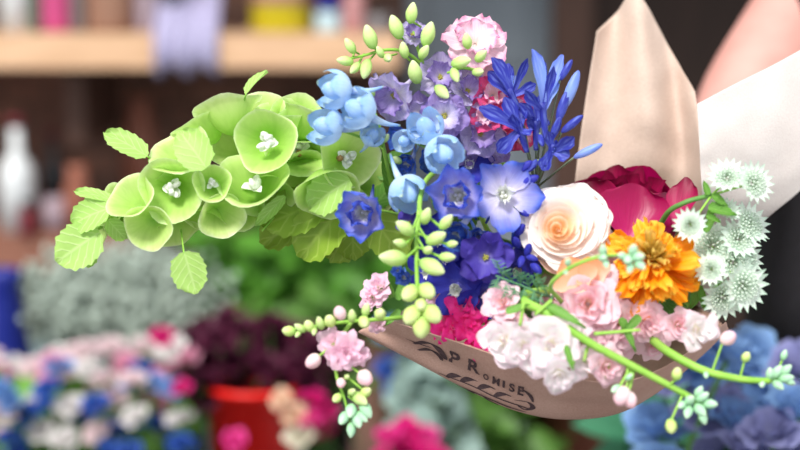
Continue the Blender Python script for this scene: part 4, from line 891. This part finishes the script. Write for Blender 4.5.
def jar(name, label, cat, px, d, base, prof, mat, neck_mat=None, group=None, ymore=.06):
    """prof in px units of that depth: (radius, height) pairs; the last ring pair may be a lid of its own"""
    o = Vector((X(px,d), at(0,0,d).y+ymore, base)); t = thing(name, label, cat, o, group)
    mb = MB(); revolve(mb, [(S(r,d), S(h,d)) for r, h in prof], 20); part('body', mb.mesh('body', [mat]), t, Matrix.Translation(o))
    if neck_mat:
        r, h = neck_mat[1], prof[-1][1]; mb = MB(); revolve(mb, [(0.0001,S(h-1,d)),(S(r,d),S(h-1,d)),(S(r,d),S(h+neck_mat[2],d)),(.0001,S(h+neck_mat[2],d))], 20)
        part('lid', mb.mesh('lid', [neck_mat[0]]), t, Matrix.Translation(o))
    return t
def plain(name, c, rough=.4, transl=0): return noise_mat(name, tuple(int(v*.93) for v in c), c, 8, rough, transl, .05)
P_ = {k: plain('glaze_'+k, c) for k, c in dict(white=(226,230,232), green=(74,98,78), pink=(196,74,126), tan=(150,110,90), black=(26,26,30), lav=(176,170,204), yellow=(196,178,30), blue=(40,44,150), paleblue=(184,208,216), grey=(120,112,112), mauve=(160,140,150), red=(238,34,30), wine=(110,30,44), terra=(150,92,74), peach=(206,150,130), cobalt=(28,40,130), steel=(120,130,140), rose=(196,140,140)).items()}
zs = Zp(33,SD)+.0005
cyl = lambda r, h: [(.01,0),(r,0),(r*1.02,h*.1),(r,h*.9),(r*.85,h),(.01,h)]
bot = lambda r, h: [(.01,0),(r,0),(r,h*.55),(r*.9,h*.62),(r*.36,h*.74),(r*.34,h*.97),(.01,h)]
jar('bottle','white bottle at the left end of the top shelf','bottle',8,SD,zs,bot(15,90),P_['white'])
jar('jar','small green jar beside the white bottle on the top shelf','jar',29,SD,zs,cyl(7,46),P_['green'],(P_['black'],6,8))
jar('jar','pink jar on the top shelf','jar',50,SD,zs,cyl(15,50),P_['pink'],(P_['mauve'],12,8))
jar('jar','grey jar right of the pink jar on the top shelf','jar',72,SD,zs,cyl(8,54),P_['grey'],(P_['black'],6,8))
jar('tin','broad tan tin on the top shelf','tin',105,SD,zs,cyl(24,60),P_['tan'],(P_['terra'],24,6))
jar('jar','pale mauve jar on the top shelf beside the black jar','jar',142,SD,zs,cyl(12,40),P_['mauve'],(P_['grey'],9,7))
jar('jar','black jar on the top shelf left of the draped cloth','jar',168,SD,zs,cyl(10,60),P_['black'],(P_['grey'],8,7))
jar('tin','yellow tin with a reddish lid on the top shelf','tin',278,SD,zs,[(.01,0),(31,0),(32,3),(31,26),(32,28),(.01,28)],P_['yellow'],(P_['rose'],31,26),ymore=.09)
jar('jar','pale blue jar with a cobalt blue lid on the top shelf','jar',327,SD,zs,cyl(13,22),P_['paleblue'],(P_['blue'],12,36),ymore=.05)
jar('jar','rose brown jar at the right end of the top shelf','jar',353,SD,zs,cyl(11,40),P_['rose'],(P_['grey'],9,8))
jar('jar','dark grey squat jar at the right end of the top shelf','jar',378,SD,zs,cyl(14,18),P_['grey'],(P_['black'],10,5),ymore=.03)
# draped cloth
mb = MB(); Pq=[]; Uq=[]
prof = [(.30,.002+.09),(.2,.10),(.1,.085),(.02,.03),(-.006,.004),(-.010,-.03),(-.012,-.075)]
for j,(yy,zz) in enumerate(prof):
    row=[];ur=[]
    for i in range(25):
        s=i/24; row.append((X(154+s*64-(4*math.sin(s*3) if j>4 else 0),SD), sy+yy-.004-.007*math.sin(s*24)*(j>2), zs+zz+.02*math.sin(s*9)*(j<3)-(.012*math.sin(s*14) if j==6 else 0))); ur.append((s,j/6))
    Pq.append(row);Uq.append(ur)
mb.grid(Pq,Uq); solid(single('cloth', mb, [P_['lav']], 'lavender cloth draped over the front of the top shelf', 'cloth'), .004)
zs2 = Zp(240,SD)+.0005
jar('bottle','white bottle at the left edge of the lower shelf','bottle',4,SD,zs2,bot(18,110),P_['white'],(P_['wine'],8,8))
jar('bottle','dark bottle behind the lower shelf edge, right of the white bottle','bottle',31,SD,zs2,bot(14,95),P_['black'],(P_['wine'],6,6),ymore=.16)
jar('cup','pale grey cup on the lower shelf','cup',42,SD,zs2,[(.01,0),(8,0),(11,8),(12,34),(11,34),(9,5),(.01,3)],P_['mauve'])
jar('vase','rose brown vase on the lower shelf','vase',66,SD,zs2,[(.01,0),(8,0),(14,20),(15,40),(9,58),(11,68),(8,66),(.01,10)],P_['terra'])
jar('jar','wine red jar at the front of the lower shelf','jar',18,SD,zs2,cyl(9,26),P_['wine'],(P_['black'],7,6),ymore=.02)
jar('vase','tall terracotta vase at the back of the lower shelf','vase',112,SD,zs2,[(.01,0),(12,0),(19,40),(21,80),(14,110),(10,122),(13,132),(9,130),(.01,20)],P_['terra'],ymore=.3)

# flower bench
bz = .42; by0, by1 = 1.78, 2.95
bench = thing('bench', 'low dark wooden bench carrying the buckets of flowers', 'bench', (0,2.3,0))
mb = MB()
for k in range(6): box(mb, -1.0,1.05, by0+k*.195, by0+k*.195+.185, bz-.04, bz)
part('bench_top', mb.mesh('bench_top', [M['bench_wood']], False), bench)
for x in (-.92,.97):
    for y in (by0+.05,by1-.09):
        mb = MB(); box(mb, x-.035,x+.035,y-.035,y+.035,0,bz-.0405); part('leg', mb.mesh('leg', [M['bench_wood']], False), bench)
def bucket(label, px, d, r, h, mat, name='bucket'):
    c = Vector((X(px,d), at(0,0,d).y, bz+.0005)); t = thing(name, label, 'bucket', c)
    mb = MB(); revolve(mb, [(.001,0),(r*.8,0),(r,h),(r*1.05,h),(r*1.05,h-.012),(r*1.01,h-.012)][:4]+[(r*.96,h),(r*.77,.01),(.001,.01)], 28); part('body', mb.mesh('body', [mat]), t, Matrix.Translation(c))
    mb = MB(); tube(mb, [c+Vector((r*1.03*math.cos(a), r*1.03*math.sin(a), h)) for a in [k*PI/10 for k in range(21)]], .005, .005, 6, 2); part('rim', mb.mesh('rim', [mat]), t)
    mb = MB(); tube(mb, [c+Vector((-r*1.03,0,h-.01)), c+Vector((-r*.9,-r*.6,h*.72)), c+Vector((0,-r*1.12,h*.62)), c+Vector((r*.9,-r*.6,h*.72)), c+Vector((r*1.03,0,h-.01))], .003, .003, 6, 5); part('handle', mb.mesh('handle', [P_['steel']]), t)
    return c
bucket('grey metal bucket under the blue and pink flowers', 95, 2.15, .15, .25, P_['steel'])
bucket('red bucket under the dark burgundy flowers', 250, 2.12, .064, Zp(398,2.12)-bz, P_['red'])
bucket('pale bucket of white baby\'s breath at the back', 90, 2.6, .13, .30, P_['paleblue'])
bucket('dark bucket of green foliage at the back', 285, 2.62, .12, .30, P_['black'])
bucket('white bucket of magenta flowers', 372, 2.05, .10, .2, P_['white'])
stool = thing('stool', 'low wooden stool under the bucket of hydrangeas', 'stool', (X(735,1.48), at(0,0,1.48).y, 0))
mb = MB(); box(mb, X(735,1.48)-.12, X(735,1.48)+.12, at(0,0,1.48).y-.11, at(0,0,1.48).y+.10, .385, .42); part('seat', mb.mesh('seat', [M['bench_wood']], False), stool)
for sx in (-.1,.1):
    for sy_ in (-.09,.08):
        mb = MB(); tube(mb, [(X(735,1.48)+sx, at(0,0,1.48).y+sy_, .3855),(X(735,1.48)+sx*1.05, at(0,0,1.48).y+sy_*1.05, .001)], .014, .011, 8, 2); part('leg', mb.mesh('leg', [M['bench_wood']]), stool)
bucket('tall grey bucket of hydrangeas at the right', 735, 1.48, .095, .36, P_['steel'])
bucket('terracotta pot under the middle of the paper', 580, 2.25, .07, .31, P_['terra'], 'pot')
bucket('small dark bucket of green leaves at the bottom right', 665, 1.9, .06, .25, P_['black'])
bucket('black bucket of dark leaves under the paper', 480, 2.2, .09, .25, P_['black'])
jar('jug','cobalt blue jug at the left end of the bench','jug',-14,2.45,bz+.0005,[(.01,0),(30,0),(38,100),(40,180),(26,262),(24,290),(27,300),(22,298),(.01,40)],P_['cobalt'],ymore=0)

def bm_(name, c, c2=None, tr=.3): return petal_mat(name, [(0,tuple(int(v*.85) for v in c)),(1,c2 or c)], .1, transl=tr)
Q = dict(sage=bm_('bg_sage_white',(206,220,208)), pinkw=bm_('bg_blush',(240,218,222)), white=bm_('bg_white',(232,228,226)), pink=bm_('bg_pink',(228,160,186)), blue=bm_('bg_blue',(54,92,178)), lblue=bm_('bg_light_blue',(110,152,210)), mag=bm_('bg_magenta',(216,24,124)), burg=bm_('bg_burgundy',(66,20,44),(82,24,52),.15), red=bm_('bg_red',(220,40,40)), orange=bm_('bg_peach',(240,204,176)), cream=bm_('bg_cream',(232,226,206)), hyd=bm_('bg_hydrangea',(134,176,232),(150,190,238)), hydl=bm_('bg_lavender',(150,152,200)), hotp=bm_('bg_hot_pink',(230,60,150)))
def bloom(mat, seed, stem=.22):
    r = random.Random(seed); mb = MB()
    for k in range(11):
        q = (k+.5)/11; revpetal(mb, .04, .25+.75*q**.8, .8-.35*q, math.radians(130-50*q), k*2.4, -.4, .2*q, .2*q, .12, 5, .25, .8, .08, .5, 5, 4, r=r)
    tube(mb, [(0,0,-.35),(.1,.0,-3),(.0,.1,-8)], .07, .07, 5, 3, mi=1)
    return mb.mesh('bloom', [mat, M['stem_dark']])
BL = {k: [bloom(m, i) for i in range(2)] for k, m in Q.items()}
def bunch(name, label, grp, kinds, x0, x1, y0, y1, d0, d1, n, s, seed, shape=None, cat='flower'):
    r = random.Random(seed); done = []
    tries = 0
    while len(done) < n and tries < 4000:
        tries += 1; px, py, d = r.uniform(x0,x1), r.uniform(y0,y1), r.uniform(d0,d1)
        if shape and not shape(px,py): continue
        if any((px-a)**2+(py-b)**2 < (s*.95)**2 and abs(d-c) < .1 for a,b,c in done): continue
        done.append((px,py,d)); k = r.choice(kinds)
        ff = Vector((r.uniform(-.35,.35), r.uniform(.5,1.0), r.uniform(.3,.9)))
        single(name, BL[k][r.randrange(2)], None, label if not isinstance(label, dict) else label[k], cat, FR(px,py,d,ff,s*r.uniform(.85,1.15),r.uniform(0,6)), grp if not isinstance(grp, dict) else grp[k])
ml = {'pinkw':'blurred blush pink bloom in the mixed bunch at lower left','white':'blurred white bloom in the mixed bunch at lower left','pink':'blurred pink bloom in the mixed bunch at lower left','blue':'blurred deep blue bloom in the mixed bunch at lower left','lblue':'blurred light blue bloom in the mixed bunch at lower left'}
mg = {k: v.replace('blurred ','').replace(' bloom',' blooms') for k, v in ml.items()}
bunch('mixed_bloom', ml, mg, ['pinkw','pinkw','pinkw','white','white','pink'], -12,185,340,452,2.05,2.25,46,15,3)
bunch('mixed_bloom', ml, mg, ['blue','blue','lblue'], -12,185,350,455,2.03,2.12,20,14,5)
bunch('burgundy_bloom','dark burgundy bloom in the mass above the red bucket','burgundy blooms above the red bucket',['burg'],162,345,318,398,2.14,2.3,52,17,8,lambda x,y: ((x-250)/92)**2+((y-360)/44)**2 < 1)
for i,(px,py,s,k,lab) in enumerate([(162,335,12,'mag','magenta bloom sticking up left of the burgundy flowers'),(181,386,10,'mag','magenta bloom low at the left side of the burgundy flowers'),(234,440,13,'hotp','hot pink bloom hanging in front of the red bucket'),(296,415,14,'orange','peach bloom right of the red bucket'),(300,436,15,'cream','cream bloom at the bottom edge right of the red bucket'),(282,398,12,'orange','small peach bloom at the rim of the red bucket')]):
    single('bloom', BL[k][i%2], None, lab, 'flower', FR(px,py,2.04,(0,.6,.8),s,i))
bunch('magenta_bloom','magenta bloom below the pink snapdragon','magenta blooms below the snapdragon',['mag','mag','hotp'],308,340,392,432,2.0,2.1,5,15,10)
bunch('magenta_bloom','bright magenta bloom at the bottom edge under the paper','magenta blooms at the bottom edge',['mag','hotp'],384,434,424,460,1.98,2.08,6,17,12)
bunch('blue_bloom','deep blue bloom below the left tip of the paper','blue blooms below the paper tip',['blue','blue','lblue'],385,432,326,384,2.2,2.35,10,17,14)
bunch('hydrangea','pale blue hydrangea head at the lower right','hydrangeas at the lower right',['hyd','hyd','hyd','hydl'],652,812,345,470,1.42,1.56,17,36,16)
bunch('hydrangea','lavender hydrangea head at the bottom right corner','lavender hydrangeas at the bottom right',['hydl'],730,812,415,462,1.40,1.42,3,28,18)
def leafy(name, label, cat, x0,x1,y0,y1,d0,d1,n,L,mat,seed, base, kind=None, W=.6):
    r = random.Random(seed); t = thing(name, label, cat, (X((x0+x1)/2,(d0+d1)/2), at(0,0,(d0+d1)/2).y, base)); mb = MB(); st = MB()
    for k in range(n):
        p = at(r.uniform(x0,x1), r.uniform(y0,y1), r.uniform(d0,d1)); dv = Vector((r.uniform(-1,1), r.uniform(-1,.6), r.uniform(-.7,.8))).normalized()
        x = dv.orthogonal().normalized(); z = x.cross(dv)
        if z.z < 0: x, z = -x, -z
        petal(mb, L*r.uniform(.7,1.2), L*W, OVAL, -.5, .3, 0, 3, 3, 5, 0, Mx=Matrix.Translation(p) @ Matrix((x,dv,z)).transposed().to_4x4(), r=r)
        if k % 6 == 0: tube(st, [Vector((t.location.x+r.uniform(-.05,.05), t.location.y+r.uniform(-.04,.04), base+.02)), p], .003, .0015, 4, 3)
    o = part('foliage', mb.mesh('foliage', [M[mat]]), t); part('stems', st.mesh('stems', [M['stem_dark']]), t); return t
leafy('leafy_plant','bright green foliage bunch behind the bells of Ireland','foliage',205,385,235,325,2.55,2.8,240,.075,'bg_leaf' if 'bg_leaf' in M else 'mid_leaf',4,bz)
leafy('leafy_plant','dark leaves in the black bucket under the paper','foliage',438,545,380,470,2.15,2.35,90,.06,'dark_leaf',6,bz)
leafy('leafy_plant','green leaves beside the hydrangeas at the bottom right','foliage',640,692,395,470,1.84,1.96,26,.085,'teal_leaf' if 'teal_leaf' in M else 'mid_leaf',9,bz,W=.45)
leafy('leafy_plant','pale grey green eucalyptus sprigs under the paper tip','foliage',405,462,350,460,2.1,2.25,110,.04,'euc_leaf' if 'euc_leaf' in M else 'mid_leaf',12,bz,W=.9)
leafy('leafy_plant','green leaves among the mixed blue and pink flowers','foliage',-10,190,370,470,2.15,2.35,110,.06,'mid_leaf',13,bz)
leafy('leafy_plant','green leaves among the burgundy flowers','foliage',190,340,300,400,2.3,2.42,80,.06,'dark_leaf',15,bz)
# baby's breath: a haze of tiny white flowers
r = random.Random(21); mb = MB(); c = Vector((X(90,2.6), at(0,0,2.6).y, bz+.25))
for k in range(1500):
    aa = r.uniform(0,6.28); qq = r.random()**.7*r.uniform(.7,1.25); p = at(120+105*qq*math.cos(aa), 300+52*qq*math.sin(aa), r.uniform(2.48,2.7)); egg(mb, .007, .007, 5, 3, 0, Matrix.Translation(p))
    if k % 9 == 0: tube(mb, [c+Vector((r.uniform(-.08,.08),r.uniform(-.08,.08),0)), p], .0012, .0008, 3, 2, mi=1)
single('babys_breath', mb, [Q['sage'], M['stem_grey']], "haze of white baby's breath in the pale bucket at the back left", 'flower', None, None, 'stuff')

# ------------------------------------------------------------------ light: open shop front, bright overcast day with soft high sun
w = bpy.data.worlds.new('daylight'); sc.world = w; w.use_nodes = True
bg = w.node_tree.nodes['Background']; bg.inputs[0].default_value = (.93,.97,1,1); bg.inputs[1].default_value = .82
sd_ = bpy.data.lights.new('sun', 'SUN'); so = bpy.data.objects.new('sun', sd_); COL.objects.link(so)
sd_.energy = 3.1; sd_.angle = math.radians(16); sd_.color = (1,.97,.92)
so.rotation_euler = Vector((.30,.62,-.80)).to_track_quat('-Z','Y').to_euler()
vs = sc.view_settings; vs.view_transform = 'Standard'; vs.look = 'None'; vs.gamma = 1; vs.exposure = 0.58; vs.use_curve_mapping = False
sc.cycles.max_bounces = 8; sc.cycles.transparent_max_bounces = 8
